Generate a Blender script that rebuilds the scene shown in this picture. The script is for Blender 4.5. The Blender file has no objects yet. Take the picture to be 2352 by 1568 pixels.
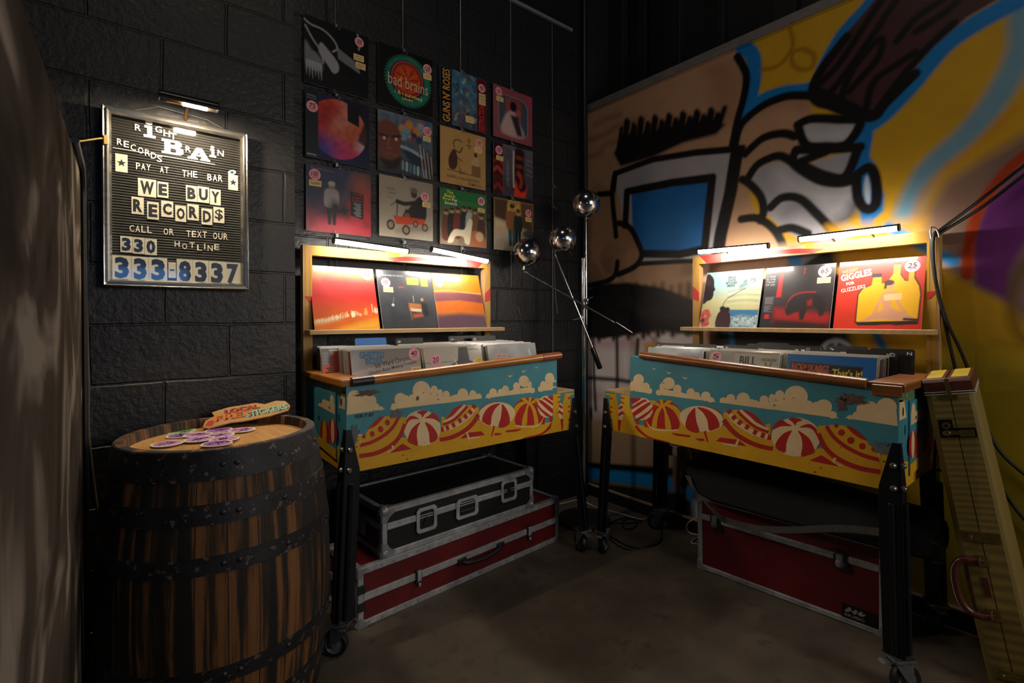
import bpy, bmesh, math, random
import numpy as np
from mathutils import Vector, Matrix
R = math.radians
C = bpy.context.scene.collection
# ---------------------------------------------------------------- camera, world, exposure
CAMP = np.array([-2.65822, -2.47136, 1.24317]); YAW, PITCH, ROLL = .681540, -.0061156, -.0028640
FPX, CXP, CYP = 1155.62, 1182.20, 739.44
_f = np.array([math.sin(YAW)*math.cos(PITCH), math.cos(YAW)*math.cos(PITCH), math.sin(PITCH)])
_r = np.array([math.cos(YAW), -math.sin(YAW), 0.]); _u = np.cross(_r, _f)
RT = math.cos(ROLL)*_r + math.sin(ROLL)*_u; UP = -math.sin(ROLL)*_r + math.cos(ROLL)*_u; FW = _f
cam = bpy.data.cameras.new('camera'); camo = bpy.data.objects.new('camera', cam); C.objects.link(camo)
camo.matrix_world = Matrix([[RT[i], UP[i], -FW[i], CAMP[i]] for i in range(3)] + [[0, 0, 0, 1]])
cam.sensor_width = 36; cam.lens = FPX*36/2352; cam.shift_x = -(CXP-1176)/2352; cam.shift_y = -(784-CYP)/2352
cam.clip_start = .02
sc = bpy.context.scene; sc.camera = camo
sc.view_settings.view_transform = 'Standard'; sc.view_settings.look = 'None'; sc.view_settings.gamma = 1
sc.view_settings.exposure = 0.28
w = bpy.data.worlds.new('world'); sc.world = w; w.use_nodes = True
bg = w.node_tree.nodes['Background']; bg.inputs[0].default_value = (.30, .36, .55, 1); bg.inputs[1].default_value = .010
LED = 124.0; LEDC = (1, .91, .785)
def area(name, loc, target, size, power, col, sy=None):
    l = bpy.data.lights.new(name, 'AREA'); l.energy = power; l.color = col; l.size = size
    if sy: l.shape = 'RECTANGLE'; l.size_y = sy
    o = bpy.data.objects.new(name, l); C.objects.link(o); o.location = loc
    o.rotation_euler = (Vector(target)-Vector(loc)).to_track_quat('-Z', 'Y').to_euler(); return o
# unseen front and top fills added for brightness; blue lamp inferred from reflections
area('added_front_fill', (-.75, -4.6, 1.9), (-1.1, -.6, 1.0), 1.2, 25, (1, .91, .80))  # added soft fill from behind the camera, no fixture known there
area('added_top_fill', (-2.2, -2.0, 4.6), (-1.0, -1.2, .3), .4, 7, (1, .86, .68))  # added overhead fill, placed clear of glossy reflections
area('blue_stage_lamp', (-2.40, -2.80, 1.57), (-2.40, -.3, 1.45),   .46, .9, (.12, .42, 1), .12)
# ---------------------------------------------------------------- helpers
def px(x, y, n, d):                                   # point of the plane n.p = d that a measured direction meets
    v = FW + (x-CXP)/FPX*RT - (y-CYP)/FPX*UP; t = (d-np.dot(n, CAMP))/np.dot(n, v); return CAMP+t*v
def at_y(x, y, d=0.): return px(x, y, np.array([0, 1., 0]), -d)
def at_x(x, y, d=0.): return px(x, y, np.array([1., 0, 0]), -d)
def at_z(x, y, z=0.): return px(x, y, np.array([0, 0, 1.]), z)
def lin(h):
    if not isinstance(h, str): return tuple(h[:3])
    c = [int(h[i:i+2], 16)/255 for i in (0, 2, 4)]
    return tuple(v/12.92 if v <= .04045 else ((v+.055)/1.055)**2.4 for v in c)
MATS = {}
def mat(name, col, rough=.5, metal=0., nz=.15, ns=12., bump=0., bs=60., coat=0., spec=.5, emit=None, stretch=None, vcol=False, speck=None, speckthr=.7, alpha=None):
    if name in MATS: return MATS[name]
    m = bpy.data.materials.new(name); m.use_nodes = True; nt = m.node_tree; N = nt.nodes; L = nt.links; b = N['Principled BSDF']
    c = lin(col); tc = N.new('ShaderNodeTexCoord'); mp = N.new('ShaderNodeMapping'); L.new(tc.outputs['Object'], mp.inputs[0])
    if stretch: mp.inputs['Scale'].default_value = stretch
    n = N.new('ShaderNodeTexNoise'); n.inputs['Scale'].default_value = ns; n.inputs['Detail'].default_value = 5; L.new(mp.outputs[0], n.inputs['Vector'])
    mr = N.new('ShaderNodeMapRange'); mr.inputs[1].default_value = .25; mr.inputs[2].default_value = .75; mr.inputs[3].default_value = 1-nz; mr.inputs[4].default_value = 1+nz; L.new(n.outputs[0], mr.inputs[0])
    mx = N.new('ShaderNodeMix'); mx.data_type = 'RGBA'; mx.blend_type = 'MULTIPLY'; mx.inputs[0].default_value = 1
    if vcol:
        vc = N.new('ShaderNodeVertexColor'); vc.layer_name = 'Col'; L.new(vc.outputs[0], mx.inputs[6])
    else: mx.inputs[6].default_value = (*c, 1)
    L.new(mr.outputs[0], mx.inputs[7]); out = mx.outputs[2]
    if speck:
        n3 = N.new('ShaderNodeTexNoise'); n3.inputs['Scale'].default_value = ns*3.1; n3.inputs['Detail'].default_value = 7; L.new(mp.outputs[0], n3.inputs['Vector'])
        r3 = N.new('ShaderNodeMapRange'); r3.inputs[1].default_value = speckthr-.03; r3.inputs[2].default_value = speckthr+.03; L.new(n3.outputs[0], r3.inputs[0])
        m3 = N.new('ShaderNodeMix'); m3.data_type = 'RGBA'; L.new(r3.outputs[0], m3.inputs[0]); L.new(out, m3.inputs[6]); m3.inputs[7].default_value = (*lin(speck), 1); out = m3.outputs[2]
    L.new(out, b.inputs['Base Color'])
    b.inputs['Roughness'].default_value = rough; b.inputs['Metallic'].default_value = metal; b.inputs['Coat Weight'].default_value = coat; b.inputs['Coat Roughness'].default_value = .12
    b.inputs['Specular IOR Level'].default_value = spec
    if emit: b.inputs['Emission Color'].default_value = (*lin(emit[0]), 1); b.inputs['Emission Strength'].default_value = emit[1]
    if bump:
        n2 = N.new('ShaderNodeTexNoise'); n2.inputs['Scale'].default_value = bs; n2.inputs['Detail'].default_value = 4; L.new(mp.outputs[0], n2.inputs['Vector'])
        bp = N.new('ShaderNodeBump'); bp.inputs['Strength'].default_value = bump; bp.inputs['Distance'].default_value = .01; L.new(n2.outputs[0], bp.inputs['Height']); L.new(bp.outputs[0], b.inputs['Normal'])
    MATS[name] = m; return m
def glow(name, col, st):
    m = bpy.data.materials.new(name); m.use_nodes = True; nt = m.node_tree; nt.nodes.remove(nt.nodes['Principled BSDF']); e = nt.nodes.new('ShaderNodeEmission')
    e.inputs[0].default_value = (*col, 1); e.inputs[1].default_value = st; nt.links.new(e.outputs[0], nt.nodes['Material Output'].inputs[0]); m.cycles.emission_sampling = 'FRONT_BACK'; return m
WM = {}
class MB:
    def __init__(s, T=None): s.v = []; s.f = []; s.m = []; s.T = T; s.col = None
    def add(s, vs, fs, mi=0):
        o = len(s.v)
        s.v += [tuple(s.T(*p)) if s.T else tuple(p) for p in vs]
        s.f += [tuple(i+o for i in f) for f in fs]; s.m += [mi]*len(fs); return s
    def box(s, a, b, mi=0):
        x0, y0, z0 = a; x1, y1, z1 = b
        return s.add([(x0,y0,z0),(x1,y0,z0),(x1,y1,z0),(x0,y1,z0),(x0,y0,z1),(x1,y0,z1),(x1,y1,z1),(x0,y1,z1)],
                     [(0,3,2,1),(4,5,6,7),(0,1,5,4),(1,2,6,5),(2,3,7,6),(3,0,4,7)], mi)
    def prism(s, pts, fn, w0, w1, mi=0):              # 2-d outline through fn(a,b,w)
        n = len(pts)
        return s.add([fn(a, b, w0) for a, b in pts]+[fn(a, b, w1) for a, b in pts],
                     [tuple(range(n))[::-1], tuple(range(n, 2*n))]+[(i, (i+1) % n, n+(i+1) % n, n+i) for i in range(n)], mi)
    def poly(s, pts, mi=0): return s.add(pts, [tuple(range(len(pts)))], mi)
    def tube(s, pts, r, n=8, mi=0):
        P = [Vector(p) for p in pts]; rs = [float(x) for x in (r if isinstance(r, (list, tuple)) else [r]*len(P))]; vs = []; fs = []
        prev = None
        for i, p in enumerate(P):
            t = (P[min(i+1, len(P)-1)]-P[max(i-1, 0)]).normalized()
            if prev is None: a = t.cross(Vector((0, 0, 1)) if abs(t.z) < .9 else Vector((1, 0, 0))).normalized()
            else: a = (prev-t*prev.dot(t)).normalized()
            prev = a; b = t.cross(a)
            vs += [tuple(p+rs[i]*(math.cos(2*math.pi*k/n)*a+math.sin(2*math.pi*k/n)*b)) for k in range(n)]
        for i in range(len(P)-1):
            fs += [(i*n+k, i*n+(k+1) % n, (i+1)*n+(k+1) % n, (i+1)*n+k) for k in range(n)]
        fs += [tuple(range(n))[::-1], tuple(range((len(P)-1)*n, len(P)*n))]
        return s.add(vs, fs, mi)
    def lathe(s, prof, o, ax=(0, 0, 1), n=32, mi=0, a0=0., a1=2*math.pi):   # prof: (radius, height)
        ax = Vector(ax).normalized(); a = ax.cross(Vector((1, 0, 0)) if abs(ax.x) < .9 else Vector((0, 1, 0))).normalized(); b = ax.cross(a); o = Vector(o)
        full = abs(a1-a0-2*math.pi) < 1e-6; nn = n if full else n+1; vs = []; fs = []
        for rr, h in prof:
            rr, h = float(rr), float(h)
            vs += [tuple(o+ax*h+rr*(math.cos(a0+(a1-a0)*k/n)*a+math.sin(a0+(a1-a0)*k/n)*b)) for k in range(nn)]
        for i in range(len(prof)-1):
            for k in range(n):
                k2 = (k+1) % nn; fs.append((i*nn+k, i*nn+k2, (i+1)*nn+k2, (i+1)*nn+k))
        return s.add(vs, fs, mi)
    def ball(s, c, r, mi=0, n=12, sc=(1, 1, 1)):
        vs = [(c[0]+r*sc[0]*math.sin(math.pi*i/n)*math.cos(2*math.pi*k/n), c[1]+r*sc[1]*math.sin(math.pi*i/n)*math.sin(2*math.pi*k/n), c[2]+r*sc[2]*math.cos(math.pi*i/n)) for i in range(n+1) for k in range(n)]
        return s.add(vs, [(i*n+k, (i+1)*n+k, (i+1)*n+(k+1) % n, i*n+(k+1) % n) for i in range(n) for k in range(n)], mi)
    def build(s, name, mats, parent=None, local=False, smooth=False, bevel=0., seg=2, fix=True):
        me = bpy.data.meshes.new(name); v = s.v
        M = WM.get(parent.name) if parent else None
        if M is not None and not local:
            Mi = np.array(M.inverted()); a = np.array(v, float); v = (a@Mi[:3, :3].T+Mi[:3, 3])
        me.from_pydata([tuple(p) for p in v], [], s.f)
        for m in (mats if isinstance(mats, (list, tuple)) else [mats]): me.materials.append(m)
        me.polygons.foreach_set('material_index', s.m)
        if fix:
            bm = bmesh.new(); bm.from_mesh(me)
            if smooth: bmesh.ops.remove_doubles(bm, verts=bm.verts, dist=1e-5)
            bmesh.ops.recalc_face_normals(bm, faces=bm.faces); bm.to_mesh(me); bm.free()
        if smooth:
            me.polygons.foreach_set('use_smooth', [True]*len(me.polygons))
            try: me.set_sharp_from_angle(angle=R(40))
            except Exception: pass
        if s.col is not None:
            ca = me.color_attributes.new('Col', 'FLOAT_COLOR', 'POINT'); ca.data.foreach_set('color', s.col.ravel())
        o = bpy.data.objects.new(name, me); C.objects.link(o)
        if parent: o.parent = parent; WM[o.name] = WM[parent.name]
        else: WM[o.name] = Matrix.Identity(4)
        if bevel:
            b = o.modifiers.new('bevel', 'BEVEL'); b.width = bevel; b.segments = seg; b.limit_method = 'ANGLE'; b.angle_limit = R(40)
        return o
def tag(o, label, cat, group=None, kind=None):
    if label: o['label'] = label
    if cat: o['category'] = cat
    if group: o['group'] = group
    if kind: o['kind'] = kind
    return o
def thing(name, label, cat, loc=(0, 0, 0), M=None, group=None):
    o = bpy.data.objects.new(name, None); C.objects.link(o); o.empty_display_size = .05
    M = M if M is not None else Matrix.Translation(Vector(loc)); o.matrix_world = M; WM[o.name] = M.copy()
    return tag(o, label, cat, group)
def struct(o, label=None): o['kind'] = 'structure'; return tag(o, label, None)
def dup(o, M, label=None, group=None):
    r = o.copy(); C.objects.link(r); r.matrix_world = M; WM[r.name] = M.copy()
    if label: r['label'] = label
    if group: r['group'] = group
    def kids(a, b):
        for ch in list(a.children):
            c = ch.copy(); C.objects.link(c); c.parent = b; kids(ch, c)
    kids(o, r); return r
# text as flat outline geometry
TXT = {}
_dg = None
def text_geo(s, bold=0.):
    k = (s, bold)
    if k in TXT: return TXT[k]
    cu = bpy.data.curves.new('t', 'FONT'); cu.body = s; cu.size = 1; cu.offset = bold; cu.resolution_u = 2; cu.fill_mode = 'FRONT'; cu.align_x = 'LEFT'
    ob = bpy.data.objects.new('t', cu); C.objects.link(ob); bpy.context.view_layer.update()
    me = bpy.data.meshes.new_from_object(ob.evaluated_get(bpy.context.evaluated_depsgraph_get()))
    v = np.array([x.co[:2] for x in me.vertices]) if len(me.vertices) else np.zeros((1, 2)); f = [tuple(p.vertices) for p in me.polygons]
    bpy.data.objects.remove(ob); bpy.data.curves.remove(cu); bpy.data.meshes.remove(me)
    v = v-v.min(0); TXT[k] = (v, f); return TXT[k]
def put_text(mb, s, fn, cx, cy, h, w=None, mi=0, bold=.0, ang=0., off=.0004, slant=0.):   # fn(a,b,off) -> point
    v, f = text_geo(s, bold); mx = v.max(0); k = h/max(mx[1], 1e-6); kx = k if w is None else w/max(mx[0], 1e-6)
    a = (v[:, 0]-mx[0]/2)*kx+(v[:, 1]-mx[1]/2)*k*slant; b = (v[:, 1]-mx[1]/2)*k; ca, sa = math.cos(ang), math.sin(ang)
    mb.add([fn(cx+p*ca-q*sa, cy+p*sa+q*ca, off) for p, q in zip(a, b)], f, mi)
def sm(pts, closed=True, n=5):                          # Catmull-Rom through the points
    P = [np.array(p, float) for p in pts]; N = len(P); out = []
    rng = range(N) if closed else range(N-1)
    for i in rng:
        g = (lambda j: P[j % N]) if closed else (lambda j: P[min(max(j, 0), N-1)])
        p0, p1, p2, p3 = g(i-1), g(i), g(i+1), g(i+2)
        for k in range(n):
            t = k/n; out.append(tuple(.5*((2*p1)+(-p0+p2)*t+(2*p0-5*p1+4*p2-p3)*t*t+(-p0+3*p1-3*p2+p3)*t**3)))
    if not closed: out.append(tuple(P[-1]))
    return out
class Canvas:                                          # paint laid on a fine grid of vertices, in surface coordinates
    def __init__(s, x0, x1, y0, y1, nx, ny, base):
        s.nx, s.ny = nx, ny; s.X, s.Y = np.meshgrid(np.linspace(x0, x1, nx), np.linspace(y0, y1, ny)); s.c = np.zeros((ny, nx, 3)); s.c[:] = lin(base); s.st = max((x1-x0)/(nx-1), (y1-y0)/(ny-1)); s.rs = np.random.RandomState(3)
    def _box(s, P, pad):
        P = np.array(P); a = (s.X >= P[:, 0].min()-pad) & (s.X <= P[:, 0].max()+pad) & (s.Y >= P[:, 1].min()-pad) & (s.Y <= P[:, 1].max()+pad)
        i = np.where(a.any(1))[0]; j = np.where(a.any(0))[0]
        return None if len(i) == 0 or len(j) == 0 else (slice(i[0], i[-1]+1), slice(j[0], j[-1]+1))
    def _seg(s, X, Y, P, closed):
        d = np.full(X.shape, 1e9); Q = P[1:]+[P[0]] if closed else P[1:]
        for (ax, ay), (bx, by) in zip(P, Q):
            ex, ey = bx-ax, by-ay; L = ex*ex+ey*ey+1e-12; t = np.clip(((X-ax)*ex+(Y-ay)*ey)/L, 0, 1); d = np.minimum(d, (X-ax-t*ex)**2+(Y-ay-t*ey)**2)
        return np.sqrt(d)
    def mixin(s, sl, a, col):
        s.c[sl] = s.c[sl]*(1-a[..., None])+np.array(lin(col))*a[..., None]
    def poly(s, P, col, soft=0., op=1., smooth=0):
        P = [tuple(p) for p in (sm(P, True, smooth) if smooth else P)]; soft = max(soft, s.st*.6); sl = s._box(P, soft)
        if sl is None: return
        X, Y = s.X[sl], s.Y[sl]; ins = np.zeros(X.shape, bool)
        for (ax, ay), (bx, by) in zip(P, P[1:]+[P[0]]):
            c = (ay > Y) != (by > Y); ins ^= c & (X < (bx-ax)*(Y-ay)/((by-ay) if by != ay else 1e-9)+ax)
        d = s._seg(X, Y, P, True)*np.where(ins, 1, -1); s.mixin(sl, op*np.clip(.5+d/(2*soft), 0, 1), col)
    def stroke(s, P, w, col, soft=0., op=1., smooth=5):
        P = [tuple(p) for p in (sm(P, False, smooth) if smooth and len(P) > 2 else P)]; soft = max(soft, s.st*.6); sl = s._box(P, w/2+soft)
        if sl is None: return
        d = s._seg(s.X[sl], s.Y[sl], P, False); s.mixin(sl, op*np.clip(.5+(w/2-d)/(2*soft), 0, 1), col)
    def disc(s, cx, cy, r, col, soft=0., op=1., ry=None):
        ry = ry or r; soft = max(soft, s.st*.6); d = (1-np.hypot((s.X-cx)/r, (s.Y-cy)/ry))*min(r, ry); s.mixin((slice(None), slice(None)), op*np.clip(.5+d/(2*soft), 0, 1), col)
    def grad(s, c0, c1, ax=1, lo=0., hi=1., op=1.):
        t = np.clip(((s.Y if ax else s.X)-lo)/(hi-lo), 0, 1)[..., None]; s.c[:] = s.c*(1-op)+op*(np.array(lin(c0))*(1-t)+np.array(lin(c1))*t)
    def outside(s, cx, cy, r, col, soft=.01):
        s.mixin((slice(None), slice(None)), np.clip(.5+(np.hypot(s.X-cx, s.Y-cy)-r)/(2*soft), 0, 1), col)
    def noise(s, amt, cells=12, seed=1):
        r = np.random.RandomState(seed); g = r.rand(cells+2, cells+2); y = np.linspace(0, cells, s.ny); x = np.linspace(0, cells, s.nx); yi = y.astype(int); xi = x.astype(int); fy = (y-yi)[:, None]; fx = (x-xi)[None]
        n = g[yi][:, xi]*(1-fy)*(1-fx)+g[yi+1][:, xi]*fy*(1-fx)+g[yi][:, xi+1]*(1-fy)*fx+g[yi+1][:, xi+1]*fy*fx
        s.c *= (1+amt*(n-.5)*2)[..., None]; return n
    def mesh(s, mb, fn, mi=0):
        o = len(mb.v); ny, nx = s.ny, s.nx
        i = np.arange(nx*ny).reshape(ny, nx); f = np.stack([i[:-1, :-1], i[:-1, 1:], i[1:, 1:], i[1:, :-1]], -1).reshape(-1, 4)
        mb.v += [fn(a, b, 0.) for a, b in zip(s.X.ravel(), s.Y.ravel())]; mb.f += [tuple(q) for q in (f+o)]; mb.m += [mi]*len(f)
        col = np.concatenate([np.clip(s.c, 0, 1), np.ones((ny, nx, 1))], -1).reshape(-1, 4)
        pre = np.ones((o, 4)) if mb.col is None else np.concatenate([mb.col, np.ones((o-len(mb.col), 4))]); mb.col = np.concatenate([pre, col]).astype(np.float32)
    def pad(s, mb):
        if mb.col is not None and len(mb.col) < len(mb.v): mb.col = np.concatenate([mb.col, np.ones((len(mb.v)-len(mb.col), 4), np.float32)])
# ---------------------------------------------------------------- the room
def block_mat(name, shift, col):
    m = mat(name, col, .45, nz=.25, ns=5, speck='4a4844', speckthr=.765); nt = m.node_tree; N = nt.nodes; L = nt.links; b = N['Principled BSDF']
    tc = N.new('ShaderNodeTexCoord'); sx = N.new('ShaderNodeSeparateXYZ'); cb = N.new('ShaderNodeCombineXYZ'); L.new(tc.outputs['Object'], sx.inputs[0])
    ad = N.new('ShaderNodeMath'); ad.inputs[1].default_value = shift; L.new(sx.outputs[0], ad.inputs[0]); L.new(ad.outputs[0], cb.inputs[0]); L.new(sx.outputs[2], cb.inputs[1])
    br = N.new('ShaderNodeTexBrick'); br.offset = .5; br.inputs['Scale'].default_value = 1; br.inputs['Brick Width'].default_value = .4064; br.inputs['Row Height'].default_value = .2032; br.inputs['Mortar Size'].default_value = .006; br.inputs['Mortar Smooth'].default_value = .6
    nd = N.new('ShaderNodeTexNoise'); nd.inputs['Scale'].default_value = 6; L.new(tc.outputs['Object'], nd.inputs[0])
    vm = N.new('ShaderNodeMix'); vm.data_type = 'VECTOR'; vm.inputs[0].default_value = .012; L.new(cb.outputs[0], vm.inputs[4]); L.new(nd.outputs['Color'], vm.inputs[5]); L.new(vm.outputs[1], br.inputs['Vector'])
    n1 = N.new('ShaderNodeTexNoise'); n1.inputs['Scale'].default_value = 55; n1.inputs['Detail'].default_value = 6; L.new(tc.outputs['Object'], n1.inputs[0])
    n2 = N.new('ShaderNodeTexNoise'); n2.inputs['Scale'].default_value = 14; n2.inputs['Detail'].default_value = 3; L.new(tc.outputs['Object'], n2.inputs[0])
    m1 = N.new('ShaderNodeMath'); m1.operation = 'MULTIPLY'; m1.inputs[1].default_value = -1.0; L.new(br.outputs['Fac'], m1.inputs[0])
    m2 = N.new('ShaderNodeMath'); m2.operation = 'MULTIPLY_ADD'; m2.inputs[1].default_value = .42; L.new(n1.outputs[0], m2.inputs[0]); L.new(m1.outputs[0], m2.inputs[2])
    m3 = N.new('ShaderNodeMath'); m3.operation = 'MULTIPLY_ADD'; m3.inputs[1].default_value = .30; L.new(n2.outputs[0], m3.inputs[0]); L.new(m2.outputs[0], m3.inputs[2])
    bp = N.new('ShaderNodeBump'); bp.inputs['Strength'].default_value = .9; bp.inputs['Distance'].default_value = .008; L.new(m3.outputs[0], bp.inputs['Height']); L.new(bp.outputs[0], b.inputs['Normal']); return m
BLK = block_mat('black_block_paint', .17, '17181c'); BLK2 = block_mat('black_block_paint_near', .23, '201f20')
PIL = -2.046; SWD = .263
struct(MB().box((PIL, 0, 0), (-.075, .15, 4.2)).build('wall_left', BLK))
struct(MB().box((-4.6, -SWD, 0), (PIL, .15, 4.2)).build('wall_front', BLK2))
flo = mat('concrete_floor', '544a3f', .62, nz=.4, ns=5, bump=.25, bs=90, speck='4a4138', speckthr=.60)
struct(MB().box((-4.6, -4.6, -.1), (.45, .15, 0)).build('floor', flo))
# flat black upper wall behind the top of the mural board, with battens
bk = mat('flat_black_paint', '15161a', .6, nz=.3, ns=4)
struct(MB().box((.30, -4.6, 0), (.45, .15, 4.2)).build('wall_right', bk))
for i, (y0, y1) in enumerate(((-.02, -.16), (-.26, -.33), (-.50, -.62), (-.86, -.9), (-1.20, -1.32), (-1.6, -1.64))):
    struct(MB().box((.22+.03*(i % 2), y1, 2.3), (.30, y0, 4.2)).build('trim_%d' % (i+1), bk, bevel=.004))
struct(MB().box((-.075, -.02, 0), (.3, .15, 4.2)).build('wall_back', bk))
# mural board
mm = mat('sprayed_mural_paint', 'ffffff', .42, nz=.07, ns=9, bump=.05, bs=160, vcol=True, spec=.35)
HT = 2.706; A0, A1 = 0., 2.62
cv = Canvas(A0, A1, .075, HT, 478, 480, 'c1951f')
def W(*pts): return [(-p[1], p[2]) for p in (at_x(x, y) for x, y in pts)]
def K4(*pts): return W(*[(1300+x/2.236, y/2.236) for x, y in pts])
def K5(*pts): return W(*[(1340+x/2.324, 480+y/2.324) for x, y in pts])
TAN, TAN2, BLU, BK, GRY, YEL = 'b08a6c', '8a6248', '1273b8', '0d0c0e', 'a3a0a6', 'c7951f'
P, S = cv.poly, cv.stroke
cv.poly([(1.3, 0), (2.7, 0), (2.7, 1.05), (1.95, 1.2), (1.3, 1.1)], '8f7a16', .12)                       # greener yellow low on the right
P(W((2155, 610), (2200, 470), (2352, 330), (2420, 300), (2420, 640), (2352, 740), (2320, 700), (2240, 655)), '7d6560', .02)
P(K4((1760, 1252), (1800, 1150), (1950, 930), (2352, 690), (2500, 600), (2500, 1100), (2100, 1300)), '86695c', .03)
P(W((2240, 655), (2232, 560), (2262, 470), (2352, 385), (2620, 290), (2620, 520), (2352, 560), (2322, 620), (2318, 690)), '6c2f76', .015)
S(W((2222, 632), (2226, 560), (2250, 478), (2300, 408), (2352, 358), (2430, 310), (2640, 230)), .038, 'a83a14', .006)
S(W((2560, 760), (2440, 640), (2370, 600), (2330, 650), (2325, 720), (2352, 780), (2440, 800)), .03, '5f4a0c', .02, .8)
S(K4((2560, -420), (2430, -120), (2352, 60), (2340, 250), (2220, 490), (2060, 690), (1880, 850), (1790, 990), (1740, 1120), (1730, 1210)), .085, '6d95a8', .02)
S(K4((2300, 560), (2120, 730), (1930, 880), (1830, 1000), (1790, 1130), (1780, 1230)), .02, 'c07a22', .02, .7)
# forehead, ear, cheek and jaw
P(K4((60, 400), (820, 150), (900, 290), (930, 400), (915, 560), (880, 760), (900, 1300), (60, 1300)), TAN, .01)
P(W((1335, 400), (1720, 400), (1720, 780), (1700, 1085), (1335, 1085)), TAN, .01)
P(K4((700, 330), (860, 290), (915, 420), (890, 640), (800, 640), (740, 500)), TAN2, .05, .55)
P(K4((900, 600), (1050, 510), (1200, 490), (1270, 600), (1200, 800), (1000, 880), (940, 1000), (1010, 1150), (1100, 1260), (840, 1300), (860, 800)), TAN, .01, 1, 4)
S(K4((905, 640), (980, 560), (1120, 530), (1220, 540)), .05, TAN2, .03, .5)
S(K4((150, 640), (210, 610), (280, 590)), .03, TAN2, .02, .7)
S(K4((110, 720), (200, 690), (260, 650), (400, 605)), .035, TAN2, .02, .8)
S(K4((110, 810), (180, 780), (200, 740), (280, 730)), .035, TAN2, .02, .7)
# blue halo
S(K4((905, 235), (960, 290), (968, 400), (945, 520), (930, 590)), .075, BLU, .008)
S(K4((930, 575), (1000, 510), (1110, 470), (1230, 455), (1290, 430), (1320, 340), (1420, 170), (1530, 50), (1580, -20)), .055, BLU, .008)
S(K4((1440, 730), (1520, 660), (1590, 620), (1660, 560), (1780, 430), (1860, 330), (1960, 220), (2120, 110), (2352, -20), (2500, -120), (2900, -380)), .075, BLU, .01)
P(K4((1470, 700), (1560, 630), (1580, 690), (1560, 800), (1590, 850), (1600, 930), (1635, 1000), (1630, 1080), (1580, 1130), (1600, 1200), (1520, 1200), (1500, 1000), (1440, 880), (1500, 760)), BLU, .008)
# hair
P(K4((1275, 425), (1310, 350), (1400, 215), (1560, 30), (1900, -420), (2900, -420), (2400, -110), (2060, 90), (1900, 230), (1760, 390), (1640, 520), (1590, 605), (1540, 600), (1300, 520)), '43262a', .008)
for q in (((1290, 440), (1400, 330), (1560, 90), (1640, -20), (1900, -330)), ((1330, 510), (1440, 370), (1590, 160), (1700, 0), (2000, -330)), ((1400, 540), (1470, 360), (1610, 200), (1600, 300), (1450, 470)), ((1540, 560), (1580, 420), (1700, 330), (1790, 270)), ((1600, 560), (1720, 400), (1860, 240), (1990, 120)), ((1700, 210), (1800, 90), (1960, -20), (2300, -300)), ((1800, 160), (1950, 60), (2060, -30), (2500, -300)), ((1290, 460), (1420, 520), (1560, 590))):
    S(K4(*q), .032, BK, .006)
S(K4((1440, 190), (1330, 330), (1270, 440), (1290, 520), (1420, 550), (1570, 600), (1640, 530), (1790, 380)), .045, BK, .006)
# yellow rings
S(K4((1150, 150), (1165, 230), (1120, 310), (1060, 350), (1000, 355)), .02, '8f6411', .008, .8)
S(K4((1215, 250), (1270, 280), (1265, 340), (1215, 360), (1165, 330), (1165, 270), (1215, 250)), .022, '8f6411', .008, .8)
# grey mask pieces over the ear
for q in (((1195, 640), (1260, 622), (1420, 622), (1500, 630), (1430, 735), (1330, 748), (1230, 738)), ((1190, 780), (1335, 775), (1250, 800), (1180, 835)), ((1225, 852), (1300, 820), (1500, 762), (1430, 905), (1320, 890)),
          ((955, 910), (1000, 855), (1090, 835), (1180, 870), (1290, 940), (1400, 965), (1490, 945), (1510, 1060), (1450, 1120), (1470, 1200), (1330, 1250), (1180, 1215), (1090, 1150), (1020, 1080), (1005, 1000))):
    P(K4(*q), GRY, .006, 1, 4 if len(q) > 8 else 0)
S(K4((1210, 690), (1330, 700), (1440, 690)), .05, 'c8ccd4', .03, .6); S(K4((1100, 900), (1260, 1000), (1430, 1010)), .08, 'c4c6cc', .04, .6)
S(K4((1120, 1100), (1210, 1060), (1290, 1110)), .07, '8a8990', .03, .8); S(K4((1380, 1150), (1450, 1110), (1480, 1060)), .05, '302f33', .03, .8)
for q in (((880, 290), (925, 380), (915, 490), (880, 620), (855, 740)), ((865, 760), (900, 640), (1000, 550), (1110, 500), (1200, 490), (1290, 500), (1400, 560), (1560, 600)), ((920, 790), (1010, 710), (1110, 685), (1175, 700)), ((940, 905), (990, 840), (1090, 800), (1160, 830)), ((905, 920), (950, 950), (1000, 1010), (1015, 1080), (1000, 1130)),
          ((900, 1125), (980, 1120), (1060, 1170), (1110, 1250), (1120, 1330)), ((1190, 640), (1260, 610), (1400, 612), (1510, 625), (1440, 740), (1330, 752), (1230, 742), (1190, 640)), ((1190, 770), (1340, 768), (1510, 755)), ((1180, 840), (1330, 780)), ((1500, 760), (1435, 905), (1330, 900), (1220, 850)), ((1180, 770), (1170, 840), (1290, 920), (1400, 940), (1490, 920)),
          ((1050, 1065), (1110, 1015), (1200, 1020), (1290, 1100), (1380, 1190), (1460, 1230)), ((1490, 900), (1555, 860), (1590, 920), (1592, 1040), (1550, 1075), (1500, 1020), (1490, 900)), ((1100, 1180), (1160, 1170), (1240, 1200))):
    S(K4(*q), .043, BK, .006)
P(K4((1545, 900), (1562, 960), (1560, 1040), (1540, 1030), (1530, 960)), 'b9c4cf', .006, 1, 4)
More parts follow.
